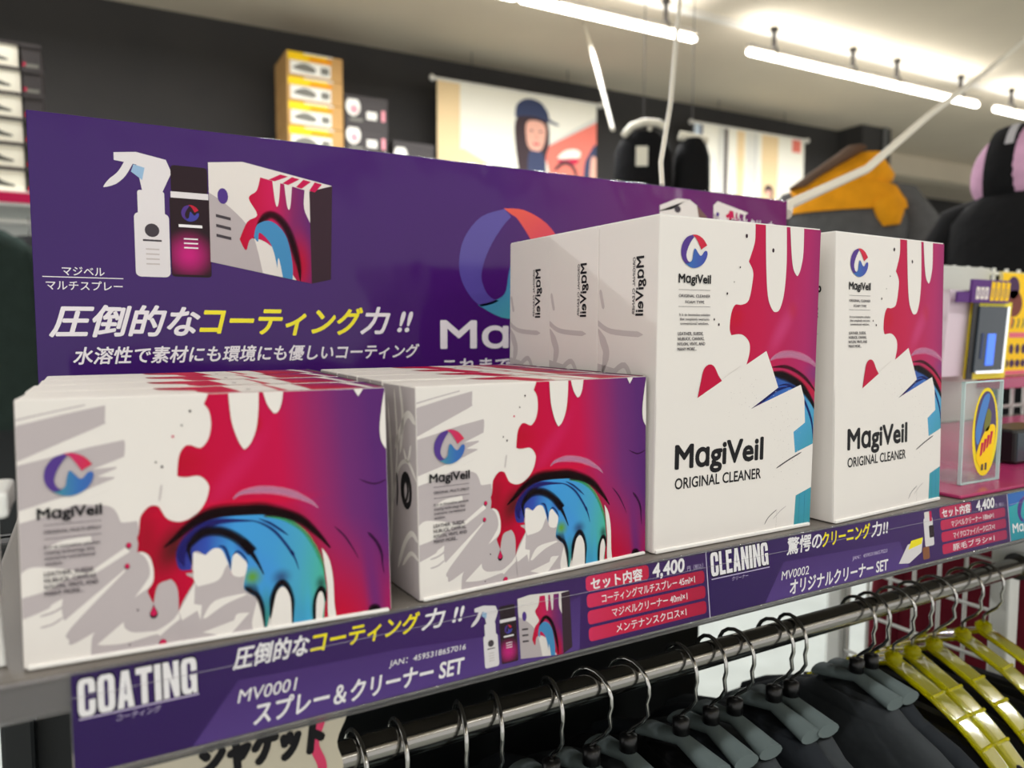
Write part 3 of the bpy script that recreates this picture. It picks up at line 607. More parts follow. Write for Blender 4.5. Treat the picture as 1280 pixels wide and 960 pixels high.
k2 = carton('k', 'tall white cleaner carton with magenta splash standing alone beside the small screen', 0, .0243); place(k2, (.63062, -.00957, 0), (0, 0, .06184))
# ------------------------------------------------------------------ price cards in the ticket rail
VIO = ink('violet card', (50, 20, 92), [('lin', (0, 0), (450, 0), [(0, (44, 16, 86)), (.5, (58, 22, 98)), (1, (54, 20, 86))])], .4, .25)
VIO2 = ink('lighter violet panel', (98, 70, 150), [('lin', (0, 0), (0, 36), [(0, (84, 58, 132)), (1, (70, 40, 110))])], .4, .25)
CRIM = ink('crimson bar', (200, 22, 66), [('lin', (326, 0), (442, 0), [(0, (214, 44, 92)), (.3, (204, 24, 66)), (1, (176, 14, 60))])], .4, .25)
CRIM2 = ink('crimson bar two', (200, 22, 66), [('lin', (326, 0), (442, 0), [(0, (196, 26, 80)), (1, (160, 24, 80))])], .4, .25)
WH = ink('card white', (242, 240, 242), rough=.4, spec=.25); YE = ink('card yellow', (248, 232, 24), rough=.4, spec=.25); LAV = ink('card pale violet', (200, 188, 220), rough=.3); DARKV = ink('card dark outline', (26, 12, 44), rough=.3)
TEAL = ink('card teal', (24, 148, 160), [('lin', (0, 0), (0, 50), [(0, (20, 140, 160)), (1, (40, 176, 180))])], .4, .25)
BOTW = ink('bottle white', (224, 220, 222)); BOTB = ink('bottle black', (44, 30, 36)); BOTM = ink('bottle magenta', (190, 40, 120)); SKYP = ink('spray pale blue', (150, 184, 216))
def mini_spray(P, x, y, s, l):
    """the little printed spray bottle; (x, y) its foot, s its height"""
    P.rrect(x-.13*s, x+.13*s, y, y+.52*s, .04*s, BOTW, l); P.rrect(x-.1*s, x+.1*s, y+.5*s, y+.7*s, .02*s, BOTW, l+.3)
    P.poly([(x-.06*s, y+.68*s), (x+.08*s, y+.68*s), (x+.16*s, y+.86*s), (x+.12*s, y+.96*s), (x-.1*s, y+s), (x-.26*s, y+.98*s), (x-.26*s, y+.92*s), (x-.1*s, y+.9*s)], BOTW, l+.6, False)
    P.stroke([(x-.15*s, y+.92*s), (x-.22*s, y+.8*s), (x-.34*s, y+.7*s)], .06*s, BOTW, l+.8, 0, .3); P.poly([(x-.12*s, y+.9*s), (x-.04*s, y+.88*s), (x-.06*s, y+.78*s), (x-.14*s, y+.84*s)], SKYP, l+1, False)
    P.oval(x, y+.38*s, .055*s, .055*s, INKT, l+1); P.rect_(x-.07*s, x+.07*s, y+.29*s, y+.305*s, INKT, l+1)
    for k in range(4): P.rect_(x-.05*s, x+.05*s, y+(.10+.04*k)*s, y+(.112+.04*k)*s, INKGS, l+1)
def mini_bottle(P, x, y, s, l):
    P.rrect(x-.17*s, x+.17*s, y, y+.72*s, .03*s, BOTB, l); P.rrect(x-.155*s, x+.155*s, y+.76*s, y+s, .03*s, BOTB, l); P.rect_(x-.16*s, x+.16*s, y+.71*s, y+.765*s, BOTW, l+.5)
    P.rect_(x-.165*s, x+.165*s, y+.02*s, y+.48*s, ink('bottle fade', (44, 30, 36), [('blob', x-.02*s, y+.2*s, .26*s, .26*s, 0, (196, 36, 124), 1)]), l+.5); logo(P, x, y+.58*s, .075*s, .075*s, l+1); P.rect_(x-.1*s, x+.1*s, y+.45*s, y+.475*s, WH, l+1)
    for k in range(3): P.rect_(x-.06*s, x+.06*s, y+(.26+.04*k)*s, y+(.272+.04*k)*s, WH, l+1)
def mini_box(P, q, l):
    """the little printed picture of the landscape carton, inside the four corners q (bottom left, bottom right, top right, top left)"""
    def at(u, v):
        a = [q[0][i]+(q[1][i]-q[0][i])*u for i in (0, 1)]; b = [q[3][i]+(q[2][i]-q[3][i])*u for i in (0, 1)]
        return tuple(a[i]+(b[i]-a[i])*v for i in (0, 1))
    pl = lambda pts, m, k: P.poly([at(*p[:2])+tuple(p[2:]) for p in pts], m, l+k)
    pl([(0, 0, 1), (1, 0, 1), (1, 1, 1), (0, 1, 1)], PAPER, 0)
    pl([(0, 0, 1), (.5, 0, 1), (.4, .4), (.2, .6), (0, .7, 1)], INKG, 1)
    pl([(.5, 1, 1), (.46, .85), (.38, .75), (.46, .6), (.36, .5), (.28, .3, 1), (.34, .2), (.4, .34), (.6, .3), (.84, 0, 1), (1, 0, 1), (1, 1, 1)], ink('picture red fade', (196, 24, 70), [('lin', (q[0][0], 0), (q[1][0], 0), [(.3, (190, 10, 50)), (.6, (200, 26, 86)), (.82, (130, 40, 100)), (1, (96, 40, 110))]), ('blob', q[0][0]+.88*(q[1][0]-q[0][0]), q[0][1], .2*(q[1][0]-q[0][0]), .5*(q[3][1]-q[0][1]), 0, (190, 6, 40), .9)]), 2)
    P.soft([at(.42, .34), at(.5, .55), at(.62, .64), at(.76, .52), at(.86, .2), at(.88, 0)], .09*(q[1][0]-q[0][0]), W_DK, l+2.1, 4)
    pl([(.42, .36, 1), (.46, .5), (.6, .57), (.74, .46), (.8, .2), (.8, 0, 1), (.66, 0, 1), (.6, .3), (.48, .42), (.46, .32)], BLUEM, 3)
    for a in (.62, .74): pl([(a, 1, 1), (a+.02, .8), (a+.04, .74), (a+.06, .8), (a+.08, 1, 1)], PAPER, 3)
    pl([(.95, 1, 1), (.94, .8), (1, .66, 1), (1, 1, 1)], PAPER, 3)
    pl([(.64, 0, 1), (.66, .2), (.7, 0, 1)], PAPER, 4)
    x, y = at(.13, .7); P.oval(x, y, .05*(q[1][0]-q[0][0]), .08*(q[3][1]-q[0][1]), LOGO_P, l+4)
    for k in range(3): pl([(.06, .5-.1*k, 1), (.2, .5-.1*k, 1), (.2, .47-.1*k, 1), (.06, .47-.1*k, 1)], INKT, 4)
MRED = ink('picture red', (196, 24, 70)); BLUEM = ink('picture blue', (70, 140, 190)); MDK = ink('picture dark side', (58, 40, 50))
CARD_H = 52.5
def price_card(x0, wd, label, base, draw):
    t = thing('price_card', label, 'price card', (x0, -.0222, -.0530), group='price cards along the shelf')
    sl = .1244; fn = lambda u, w, l: (u, w*sl-l*.99-.0004, w-l*.12)
    b = MB(); b.box(.0004, wd/1000-.0004, 0, .0007, 0, CARD_H/1000, base, lambda x, y, z: (x, y+z*sl-.0004, z))
    P = Print(b, fn, (.4, wd-.4, .2, CARD_H-.2)); P.rect_(.4, wd-.4, .2, CARD_H-.2, base, .6)
    draw(P); b.build('printed_card', t, (0, 0, 0))
    c = MB(); fr = lambda x, y, z: (x, y+z*sl-.0014, z)
    c.box(.0004, wd/1000-.0004, 0, .0003, 0, CARD_H/1000, FILM, fr); c.build('clear_cover', t, (0, 0, 0))
    c = MB(); c.box(.0005, wd/1000-.0005, -.0002, .0004, .0405, .0408, FILMLINE, fr); c.build('cover_crease', t, (0, 0, 0))
    return t
FILM = mat('clear film', (8, 6, 12), .08, alpha=.06, spec=.5); FILMLINE = mat('film crease', (220, 215, 225), .3, alpha=.18)
JB = .022
def d1(P):
    y0 = 2.4
    block(P, 'COATING', 3.2, 27.4+y0, 58, 19.6, WH, 3, mg=DARKV)
    P.rect_(3.4, 62, 26+y0, 26.8+y0, LAV, 3); P.text('コーティング', 20.5, 21.6+y0, 22, 4, LAV, 3, 0, .2)
    P.poly([(57, .3, 1), (83, 29+y0, 1), (107, 30.5, 1), (180, 29, 1), (264, 23.4, 1), (322, 38.5, 1), (318, .3, 1)], VIO2, 1.2, False)
    P.text('圧倒的な', 80.5, 36.4+y0, 44, 13.2, WH, 3, JB, .28); P.text('コーティング', 125, 36.4+y0, 71, 13.2, YE, 3, JB, .28); P.text('力 !!', 197, 36.4+y0, 31, 13.2, WH, 3, JB, .28)
    P.text('MV0001', 82, 16.2+y0, 34.5, 10.4, WH, 3, .002, .25); P.text('JAN：4595318657016', 173.5, 17.2+y0, 54, 5, WH, 3, .004, .2)
    P.text('スプレー＆クリーナー SET', 90.5, 2.4+y0, 135.5, 14, WH, 3, JB, .22)
    mini_spray(P, 246.5, 1.2+y0, 42, 3); mini_bottle(P, 260.5, 1.4+y0, 39, 4)
    mini_box(P, [(269, 4.4), (304, .6), (305, 43.5), (269, 45.4)], 4); P.poly([(304, .6, 1), (312, 4, 1), (312.5, 44, 1), (305, 43.5, 1)], MDK, 4, False)
    P.poly([(269, 45.4, 1), (305, 43.5, 1), (312.5, 44, 1), (279, 46.6, 1)], PAPER, 4, False)
    P.rrect(327, 386, 38.2+y0, 49+y0, 3, CRIM, 2)
    for y, m in ((26.2, CRIM), (14.2, CRIM), (2, CRIM)): P.rrect(327, 442.5, y+y0, y+9.9+y0, 3, m, 2)
    P.text('セット内容', 331.5, 39.4+y0, 48, 9.4, WH, 3, .03); P.text('4,400', 390, 38.6+y0, 32, 14.6, WH, 3, .03, .12); P.text('円（税込）', 425, 38.6+y0, 17, 4, LAV, 3)
    P.text('コーティングマルチスプレー 45ml×1', 340.5, 28.2+y0, 91.5, 7.2, WH, 3, .008); P.text('マジベルクリーナー 40ml×1', 349, 16.4+y0, 74, 7.2, WH, 3, .008); P.text('メンテナンスクロス×1', 352, 4.4+y0, 69, 7.2, WH, 3, .008)
    P.rect_(445.2, 446.2, .2, CARD_H, LAV, 3)
def d2(P):
    y0 = 2.4
    block(P, 'CLEANING', 3.6, 29.6+y0, 66, 19, WH, 3, mg=DARKV)
    P.rect_(3.4, 70.5, 27+y0, 27.8+y0, LAV, 3); P.text('クリーナー', 26, 22.8+y0, 18.6, 4, LAV, 3, 0, .2)
    P.poly([(62, .3, 1), (88, 29+y0, 1), (250, 27, 1), (262, .3, 1)], VIO2, 1.2, False)
    P.text('驚愕の', 92.5, 35.4+y0, 46, 15.4, WH, 3, JB, .22); P.text('クリーニング', 139, 35.4+y0, 68, 14.4, YE, 3, JB, .22); P.text('力!!', 208, 35.4+y0, 26, 14.4, WH, 3, JB, .22)
    P.text('MV0002', 83.5, 14+y0, 35.5, 10.4, WH, 3, .002, .25); P.text('JAN：4595318657023', 178, 17.2+y0, 52, 4.6, LAV, 3, .002, .2)
    P.text('オリジナルクリーナー SET', 93, .8+y0, 137, 14, WH, 3, JB, .22)
    P.poly([(246, 6, 1), (262, 4, 1), (283, 12, 1), (287, 25, 1), (262, 22, 1)], BOTW, 3, False); P.poly([(262, 17), (284, 20), (287, 26), (268, 25)], YE, 3.5, False)
    P.rrect(285, 296, 4, 16, 2, ink('brush brown', (140, 90, 60)), 4); P.rrect(290, 305, 16, 44, 2, BOTW, 3); P.rect_(292, 303, 44, 50, PAPER, 3.5); P.rrect(298, 306, 24, 36, 1, BOTB, 4); P.rect_(300, 304, 40, 50, PINKI, 4)
    Q = 329-1
    P.rrect(318, 374, 38.2+y0, 49+y0, 3, CRIM2, 2)
    for y in (26.2, 14.2, 2): P.rrect(318, 437, y+y0, y+9.9+y0, 3, CRIM2, 2)
    P.text('セット内容', 322, 39.4+y0, 50, 9.4, WH, 3, .03); P.text('4,400', 383, 38.6+y0, 34, 14.6, WH, 3, .03, .12); P.text('円（税込）', 419, 38.6+y0, 16, 4, LAV, 3)
    P.text('マジベルクリーナー 100ml×1', 336, 27.8+y0, 78, 7.2, WH, 3, .008); P.text('マイクロファイバークロス×1', 338, 15.8+y0, 76, 7.2, WH, 3, .008); P.text('豚毛ブラシ×1', 336, 4+y0, 76, 7.2, WH, 3, .008)
    P.rect_(442.5, 443.7, .2, CARD_H, LAV, 3)
def d3(P):
    P.poly([(0, 38), (60, 44), (180, 30), (180, 53), (0, 53)], ink('card blue green', (50, 110, 190)), 1.2); logo(P, 34, 31, 17, 15, 2); P.text('MɑgiVeil', 5, 9, 58, 14, WH, 3, .02)
price_card(.02138, 446.5, 'violet price card reading COATING and 4,400 under the landscape cartons', VIO, d1)
price_card(.02138+.4466, 444.2, 'violet price card reading CLEANING under the tall cartons', VIO, d2)
price_card(.02138+.8910, 440, 'teal price card beside the card reading CLEANING', TEAL, d3)

# ------------------------------------------------------------------ purple banner behind the cartons
BU = ((.12, (3, 1, 2.0)))
VB = ink('banner violet', (66, 30, 108), [('lin', (0, 0), (1000, 60), [(0, (54, 18, 98)), (.5, (68, 20, 106)), (.75, (98, 24, 104)), (1, (104, 18, 92))])], .12, .32, bump=(.8, (11, 1, 6)))
BW = ink('banner white', (236, 230, 236), rough=.2, spec=.5); BY = ink('banner yellow', (246, 232, 20), rough=.2, spec=.5)
BBL = ink('banner logo blue', (70, 76, 160), [('lin', (430, 320), (520, 190), [(0, (74, 66, 156)), (.5, (60, 110, 180)), (1, (76, 170, 180))])], .2, .5)
BRD = ink('banner logo red', (220, 40, 50), [('lin', (500, 330), (560, 250), [(0, (232, 84, 60)), (1, (206, 16, 84))])], .2, .5); BVI = ink('banner logo violet', (84, 70, 156), rough=.2, spec=.5)
ban = thing('banner_sign', 'wide glossy purple banner with product pictures and white lettering behind the cartons', 'banner', (-.006, .36, 0))
b = MB(); HB, WB = .377, .992
b.rbox(0, WB, .0005, .0045, .0, HB, VB, .001)
P = Print(b, lambda u, w, l: (u, .0004-l, w), (1, WB*1000-1, 1, HB*1000-1), .00007)
P.rect_(1, WB*1000-1, 1, HB*1000-1, VB, .5)
mini_spray(P, 100, 230, 119, 2); mini_bottle(P, 135, 231, 109, 4)
mini_box(P, [(153, 247), (255, 228), (254, 326), (153, 346)], 4)
P.poly([(255, 228, 1), (276, 233, 1), (279, 334, 1), (254, 326, 1)], MDK, 4, False); P.poly([(153, 346, 1), (254, 326, 1), (279, 334, 1), (186, 350, 1)], PAPER, 4, False)
for k in range(4): P.poly([(212+k*14, 334.6-k*2.6, 1), (218+k*14, 333.4-k*2.6, 1), (232+k*12, 339.5-k*1.6, 1), (224+k*12, 341-k*1.6, 1)], PINKI, 6, False)
P.text('マジベル', 22.8, 229.6, 34.8, 9.6, BW, 3, .008); P.rect_(7, 73.4, 227, 227.8, BW, 3); P.text('マルチスプレー', 9.5, 216, 63, 9.8, BW, 3, .008)
P.text('圧倒的な', 11, 174.5, 130, 32, BW, 3, .026, .28); P.text('コーティング', 141, 175.4, 170, 32, BY, 3, .026, .28); P.text('力 !!', 309, 176.4, 62, 32, BW, 3, .026, .28)
P.text('水溶性で素材にも環境にも優しいコーティング', 29, 147, 350, 17.5, BW, 3, .02, .22)
logo(P, 506, 260, 75, 68, 3, (BVI, BRD, BBL)); P.text('MɑgiVeil', 407, 156.5, 250, 47, BW, 4, .022); P.text('これまでの汚れ落としとは違う', 410, 128, 330, 19, BW, 3, .02)
P.poly([(738, 342, 1), (760, 346, 1), (790, 362, 1), (770, 362, 1), (738, 350, 1)], PAPER, 3, False); P.poly([(738, 343), (792, 362), (806, 355), (812, 330), (738, 318)], PAPER, 3, False); P.oval(770, 347, 6, 5, INKT, 4)
P.poly([(806, 355, 1), (826, 340, 1), (816, 318, 1), (812, 330, 1)], ink('bag brown', (120, 90, 86)), 4, False)
mini_box(P, [(838, 320), (900, 312), (902, 348), (838, 358)], 4); P.poly([(838, 358, 1), (902, 348, 1), (908, 352, 1), (846, 364, 1)], PAPER, 5, False)
P.text('オリジナルクリーナー', 846, 330, 128, 16, BW, 10, .02)
b.build('printed_sheet', ban, (0, 0, 0))
for x in (.02, .46, .94):
    b = MB(); b.rbox(x, x+.022, .0046, .012, 0, .34, STEELW, .002); b.build('support_strut', ban, (0, 0, 0))

# ------------------------------------------------------------------ white hanging cords
CORD = mat('white cord', (216, 210, 196), .6)
def cord(label, pts, r, loc):
    o = Vector(loc); b = MB(); b.tube([tuple(Vector(p)-o) for p in pts], r, CORD, 10); tag(b.build('white_rope', None, loc), label, 'rope', 'white ropes under the ceiling')
cord('thick white rope running from the banner corner up past the yellow jacket', [(.992, .366, .3575), (1.056, .419, .384), (1.45, .56, .508), (1.904, .721, .715), (2.4, .872, .936), (2.891, 1.012, 1.173), (3.6, 1.25, 1.52), (4.75, 1.62, 2.08)], [.008, .0085, .0085, .0085, .0085, .0085, .0085, .0085], (.992, .366, .3575))
cord('thin white rope rising from the banner top to the ceiling before the black jackets', [(.737, .362, .3775), (.80, .44, .43), (1.132, .804, .655), (1.649, 1.365, 1.179), (2.40, 2.18, 2.08)], [.0034, .0036, .0045, .006, .008], (.737, .362, .3775))
cord('short white rope hanging from the ceiling to the black jacket collar', [(2.821, 3.579, 2.08), (2.50, 2.98, 1.565), (2.20, 2.435, 1.10)], [.011, .0105, .010], (2.821, 3.579, 2.08))
# ------------------------------------------------------------------ far wall: posters, boxes, hung jackets
ROD = mat('white poster rod', (230, 226, 218), .4)
def poster(name, label, x0, x1, y, z0, z1, draw):
    t = thing(name, label, 'poster', (x0, y, z0), (0, 0, ROOM_YAW)); wd = x1-x0
    b = MB(); b.box(0, wd, 0, .002, 0, z1-z0, PAPERP)
    P = Print(b, lambda u, w, l: (u, -l-.0002, w), (0, wd*1000, 0, (z1-z0)*1000), .0004); draw(P, wd*1000, (z1-z0)*1000); b.build('printed_sheet', t, (0, 0, 0))
    b = MB(); b.tube([(-.03, 0, z1-z0), (wd+.03, 0, z1-z0)], .011, ROD, 8); b.ball((-.035, 0, z1-z0), .022, ROD, 8, 6); b.ball((wd+.035, 0, z1-z0), .022, ROD, 8, 6); b.build('hanging_rod', t, (0, 0, 0))
    for u in (.2*wd, .8*wd):
        b = MB(); b.tube([(u, 0, z1-z0), (u, 0, CEIL-z0-.001)], .003, BLACKP, 5); b.build('hanging_wire', t, (0, 0, 0))
PAPERP = ink('poster paper', (240, 236, 222)); SKIN = ink('poster skin', (226, 170, 150)); NAVY = ink('poster navy', (58, 66, 96)); SALM = ink('poster coral', (230, 122, 106)); BEI = ink('poster beige', (234, 206, 160)); HAIR = ink('poster dark hair', (62, 48, 52)); GRYP = ink('poster grey', (214, 212, 204)); LBL = ink('poster pale blue', (196, 208, 220))
def pw(P, w, h):
    m = lambda pts: [(775+(q[0]-690)*1.35, 460+(q[1]-190)*.89)+tuple(q[2:]) for q in pts]
    P.poly([(0, 0), (170, 0), (170, h), (0, h)], BEI, 1, False); P.poly([(170, 0), (w, 0), (w, h), (170, h)], PAPERP, 1, False); P.poly([(0, 0), (400, 0), (400, 330), (190, 420), (0, 300)], BEI, 1.5, False)
    P.poly([(800, 470, 1), (w, 730, 1), (w, 0, 1), (800, 0, 1)], SALM, 2, False); P.poly([(800, 485, 1), (w, 770, 1), (w, 730, 1), (800, 465, 1)], GRYP, 2, False)
    P.poly([(960, 430), (1020, 490), (1110, 510), (1160, 490), (1140, 450), (1060, 430)], PAPERP, 3); P.poly([(960, 420), (1060, 440), (1140, 440), (1110, 400), (1000, 390)], MRED, 3)
    P.poly([(1170, 0, 1), (1190, 380), (1230, 480), (1280, 560, 1), (1310, 560, 1), (1310, 0, 1)], NAVY, 3); P.poly([(1240, 0, 1), (1250, 440), (1310, 460, 1), (1310, 0, 1)], SKIN, 4)
    P.poly(m([(440, -300, 1), (470, 80), (560, 160), (700, 150), (760, 100), (800, -300, 1)]), PAPERP, 3); P.poly(m([(600, -150, 1), (560, 260), (570, 440), (640, 500), (740, 470), (770, 380), (770, 250), (750, 120), (770, -150, 1)]), HAIR, 4)
    P.poly(m([(635, 240), (625, 380), (650, 430), (720, 430), (750, 380), (742, 270), (716, 200), (670, 190)]), SKIN, 5); P.poly(m([(640, -200, 1), (640, 150), (690, 190), (740, 150), (760, -200, 1)]), NAVY, 5.5)
    P.poly(m([(560, 440, 1), (570, 540), (630, 600), (710, 590), (760, 520), (775, 460), (830, 430), (810, 420), (700, 460), (620, 460)]), NAVY, 6)
    for x in (660, 715): P.poly(m([(x-11, 350), (x, 358), (x+11, 350), (x, 344)]), HAIR, 6)
    P.stroke(m([(686, 330), (694, 290), (684, 284)]), 6, SALM, 6); P.stroke(m([(668, 252), (690, 246), (712, 252)]), 12, MRED, 6)
    P.stroke([(920, 330), (1010, 400), (1090, 380), (1130, 300)], 28, HAIR, 4)
def pm(P, w, h):
    P.rect_(0, 90, 60, h, NAVY, 1); P.rect_(0, 60, 200, h, LBL, 1.5); P.rect_(90, 270, 0, h, PAPERP, 1); P.rect_(260, 330, 120, h, GRYP, 1); P.rect_(330, 420, 180, h, HAIR, 1.2); P.rect_(370, 470, 0, h, PAPERP, 1.4); P.rect_(470, 560, 60, h, BEI, 1.4); P.rect_(560, 620, 60, h, PAPERP, 1.5); P.rect_(590, 625, 120, h, GRYP, 1.6); P.rect_(640, 720, 130, h, GRYP, 1.5); P.rect_(760, 960, 220, h, BEI, 1.5)
    for x, y, r in ((330, 120, 60), (420, 90, 50), (500, 110, 44), (620, 80, 60), (700, 90, 40)): P.oval(x, y, r, r*.9, ink('poster green', (66, 96, 90)) if x < 400 else HAIR, 3, 12)
    P.oval(850, 400, 34, 44, SKIN, 4); P.poly([(800, 380), (810, 450), (860, 470), (910, 430), (900, 300), (880, 340), (880, 420), (820, 410)], HAIR, 4.5); P.poly([(780, 60), (790, 250), (830, 330), (880, 330), (920, 240), (920, 60)], GRYP, 3.5); P.rect_(890, 930, 150, 330, HAIR, 4)
    P.rect_(1060, 1140, 60, 110, HAIR, 3); P.rect_(1080, 1110, 110, 150, HAIR, 3); P.rect_(1130, 1240, h-120, h, SALM, 2)
poster('wall_poster', 'hanging poster of a woman in a navy cap against white and coral', 2.157, 3.458, 4.36, 1.00, 1.862, pw)
poster('wall_poster', 'hanging poster of slim figures and shop fronts beside the dark pillar', 4.437, 5.72, 4.32, .96, 1.862, pm)

def storage_box(name, label, x0, x1, y0, y1, z0, z1, base, draw, group, lid=True):
    t = thing(name, label, 'box', (x0, y0, z0), (0, 0, 0), group); wd, h = x1-x0, z1-z0
    b = MB(); b.box(0, wd, 0, y1-y0, 0, h*.97, base); P = Print(b, lambda u, w, l: (u, -l-.0002, w), (0, wd*1000, 0, h*970), .0003); draw(P, wd*1000, h*970); b.build('box_body', t, (0, 0, 0))
    if lid:
        b = MB(); b.box(-.003, wd+.003, -.003, y1-y0+.003, h*.86, h*.999, lid if lid is not True else base); b.build('box_lid', t, (0, 0, 0))
KRAFT = noise_var(mat('kraft cardboard', (196, 154, 98), .8, spec=.2), (184, 142, 90), 10, 3, .4)
YL = ink('label yellow', (250, 206, 20)); OR = ink('label orange', (240, 150, 20)); LW = ink('label white', (236, 232, 222)); LG = ink('label grey', (120, 118, 110)); DARKB = mat('dark shoe box', (52, 46, 46), .6); LPK = ink('label pink', (232, 150, 160)); SHOE = ink('label shoe', (88, 86, 80)); CREAM = mat('cream shoe box', (226, 218, 200), .6); LIDD = mat('dark lid', (48, 40, 38), .6)
def dk(P, w, h):
    P.rect_(.02*w, .72*w, .66*h, .98*h, YL, 1); P.rect_(.4*w, .8*w, .68*h, .84*h, OR, 2); P.rect_(.06*w, .78*w, .08*h, .62*h, LW, 1); P.poly([(.1*w, .3*h), (.3*w, .56*h), (.5*w, .4*h), (.46*w, .2*h)], LG, 2); P.rect_(.6*w, .75*w, .2*h, .5*h, LG, 2); P.rect_(.3*w, .82*w, .94*h, h, LW, 2)
nth = ['lowest', 'second', 'third', 'fourth', 'topmost']
for i in range(5):
    storage_box('cardboard_box', f'brown cardboard box with yellow label, {nth[i]} of the tall stack', 1.118, 1.455, 4.2, 4.52, 1.10+.1445*i, 1.10+.1445*(i+1), KRAFT, dk, 'brown cardboard boxes on the wall rack', False)
def ds(P, w, h):
    P.oval(.18*w, .62*h, .17*w, .34*h, LW, 1); P.oval(.2*w, .52*h, .09*w, .16*h, LPK, 2); P.rect_(.5*w, .74*w, .22*h, .5*h, LW, 1); P.rect_(.86*w, .94*w, .2*h, .6*h, LPK, 1); P.rect_(.1*w, .4*w, .1*h, .2*h, LG, 1)
for i in range(3): storage_box('shoe_box', f'dark grey shoe box with pink round label, {("lowest", "middle", "topmost")[i]} beside the brown boxes', 1.47, 1.742, 4.2, 4.5, 1.10+.172*i, 1.10+.172*(i+1), DARKB, ds, 'dark shoe boxes on the wall rack')
storage_box('shoe_box', 'dark shoe box with pale oval label, alone between stack and poster', 1.78, 2.06, 4.2, 4.5, 1.10, 1.372, DARKB, ds, 'dark shoe boxes on the wall rack')
wr = thing('wall_rack', 'dark wall rack that carries the stacked boxes behind the banner', 'rack', (.9, 4.18, -SH)); b = MB(); b.box(0, 1.5, 0, .44, SH+1.07, SH+1.0995, RACKD); b.build('shelf_board', wr, (0, 0, 0))
for x in (.0, 1.46):
    b = MB(); b.box(x, x+.04, .38, .42, 0, SH+1.07, RACKD); b.build('post', wr, (0, 0, 0)); b = MB(); b.box(x, x+.04, 0, .04, 0, SH+1.07, RACKD); b.build('post', wr, (0, 0, 0))
# left: shoe boxes on a white rack
def wsb(P, w, h):
    P.rect_(.02*w, .96*w, .06*h, .9*h, ink('shoe label', (232, 226, 208)) if 'shoe label' not in bpy.data.materials else bpy.data.materials['shoe label'], 1)
    P.poly([(.60*w, .36*h), (.64*w, .66*h), (.71*w, .62*h), (.80*w, .42*h), (.90*w, .30*h), (.88*w, .22*h), (.70*w, .26*h)], SHOE, 2)
def bsb(P, w, h): P.rect_(.05*w, .2*w, .1*h, .24*h, MRED, 1); P.rect_(.2*w, .9*w, .06*h, .2*h, LG, 1)
o7 = ['lowest', 'second', 'third', 'fourth', 'fifth', 'sixth', 'seventh']
for i in range(6):
    z = .72+.0985*i; storage_box('shoe_box', f'cream shoe box with shoe picture, {o7[i] if i < 5 else "topmost"} of the column by the picture edge', -.52, -.166+(.0 if i < 5 else -.005), 3.2, 3.5, z, z+.098, CREAM, wsb, 'cream shoe boxes on the white rack', LIDD)
for i in range(6):
    z = .72+.0985*i; storage_box('shoe_box', f'black shoe box with red mark, {o7[i] if i < 5 else "topmost"} of the column beside the cream boxes', -.158, -.095, 3.2, 3.5, z, z+.098, DARKB, bsb, 'black shoe boxes on the white rack')
wr = thing('shoe_rack', 'white shoe rack under the cream shoe boxes by the picture edge', 'rack', (-1.2, 3.16, -SH))
b = MB(); b.box(0, 1.2, 0, .4, SH+.66, SH+.7195, STEELW); b.build('shelf_board', wr, (0, 0, 0))
b = MB(); b.box(0, 1.2, -.006, -.001, SH+.672, SH+.712, PINKI); b.build('shelf_ticket_strip', wr, (0, 0, 0))
b = MB(); b.box(0, 1.2, .36, .4, SH+.43, SH+.66, STEELW); b.build('back_panel', wr, (0, 0, 0)); b = MB(); b.box(0, 1.2, .36, .4, 0, SH+.429, RACKD); b.build('lower_panel', wr, (0, 0, 0))
b = MB(); b.tube([(0, .04, SH+.60), (1.2, .04, SH+.60)], .014, STEELW, 10); b.tube([(.90, .04, SH+.60), (.90, -.20, SH+.592), (.90, -.22, SH+.61)], .006, STEELW, 8); b.build('hanging_rail', wr, (0, 0, 0))

# ------------------------------------------------------------------ clothing
def ring(cx, cy, z, rx, ry, n=24, e=2.4, a0=0):
    out = []
    for k in range(n):
        a = 2*math.pi*k/n; c, s = math.cos(a), math.sin(a)
        out.append((cx+rx*math.copysign(abs(c)**(2/e), c), cy+ry*math.copysign(abs(s)**(2/e), s), z))
    return out
def cloth(name, c, c2=None, sc=18): return noise_var(mat(name, c, .85, spec=.2), c2 or tuple(int(v*.85) for v in c), sc, 4, .5, .35, 30)
NAVYC = cloth('navy jacket cloth', (36, 40, 45)); BLKC = cloth('black jacket cloth', (17, 17, 19)); GRYC = cloth('grey jacket cloth', (88, 88, 88), sc=30); YELC = cloth('amber jacket cloth', (226, 152, 22)); PNKC = cloth('pink hood cloth', (206, 160, 190)); REDC = cloth('red jacket cloth', (104, 20, 36)); SLTC = cloth('slate jacket cloth', (58, 62, 65)); DGRN = cloth('dark green cloth', (40, 52, 48))
WHT = mat('white plastic', (226, 222, 206), .5); GRYL = cloth('brown check lining', (104, 84, 70))
def wrinkle(r, k, amp):
    return [(x+amp*math.sin(7*z*9+k+5*y), y+amp*math.cos(11*z*7+k*2+4*x), z) for x, y, z in r]
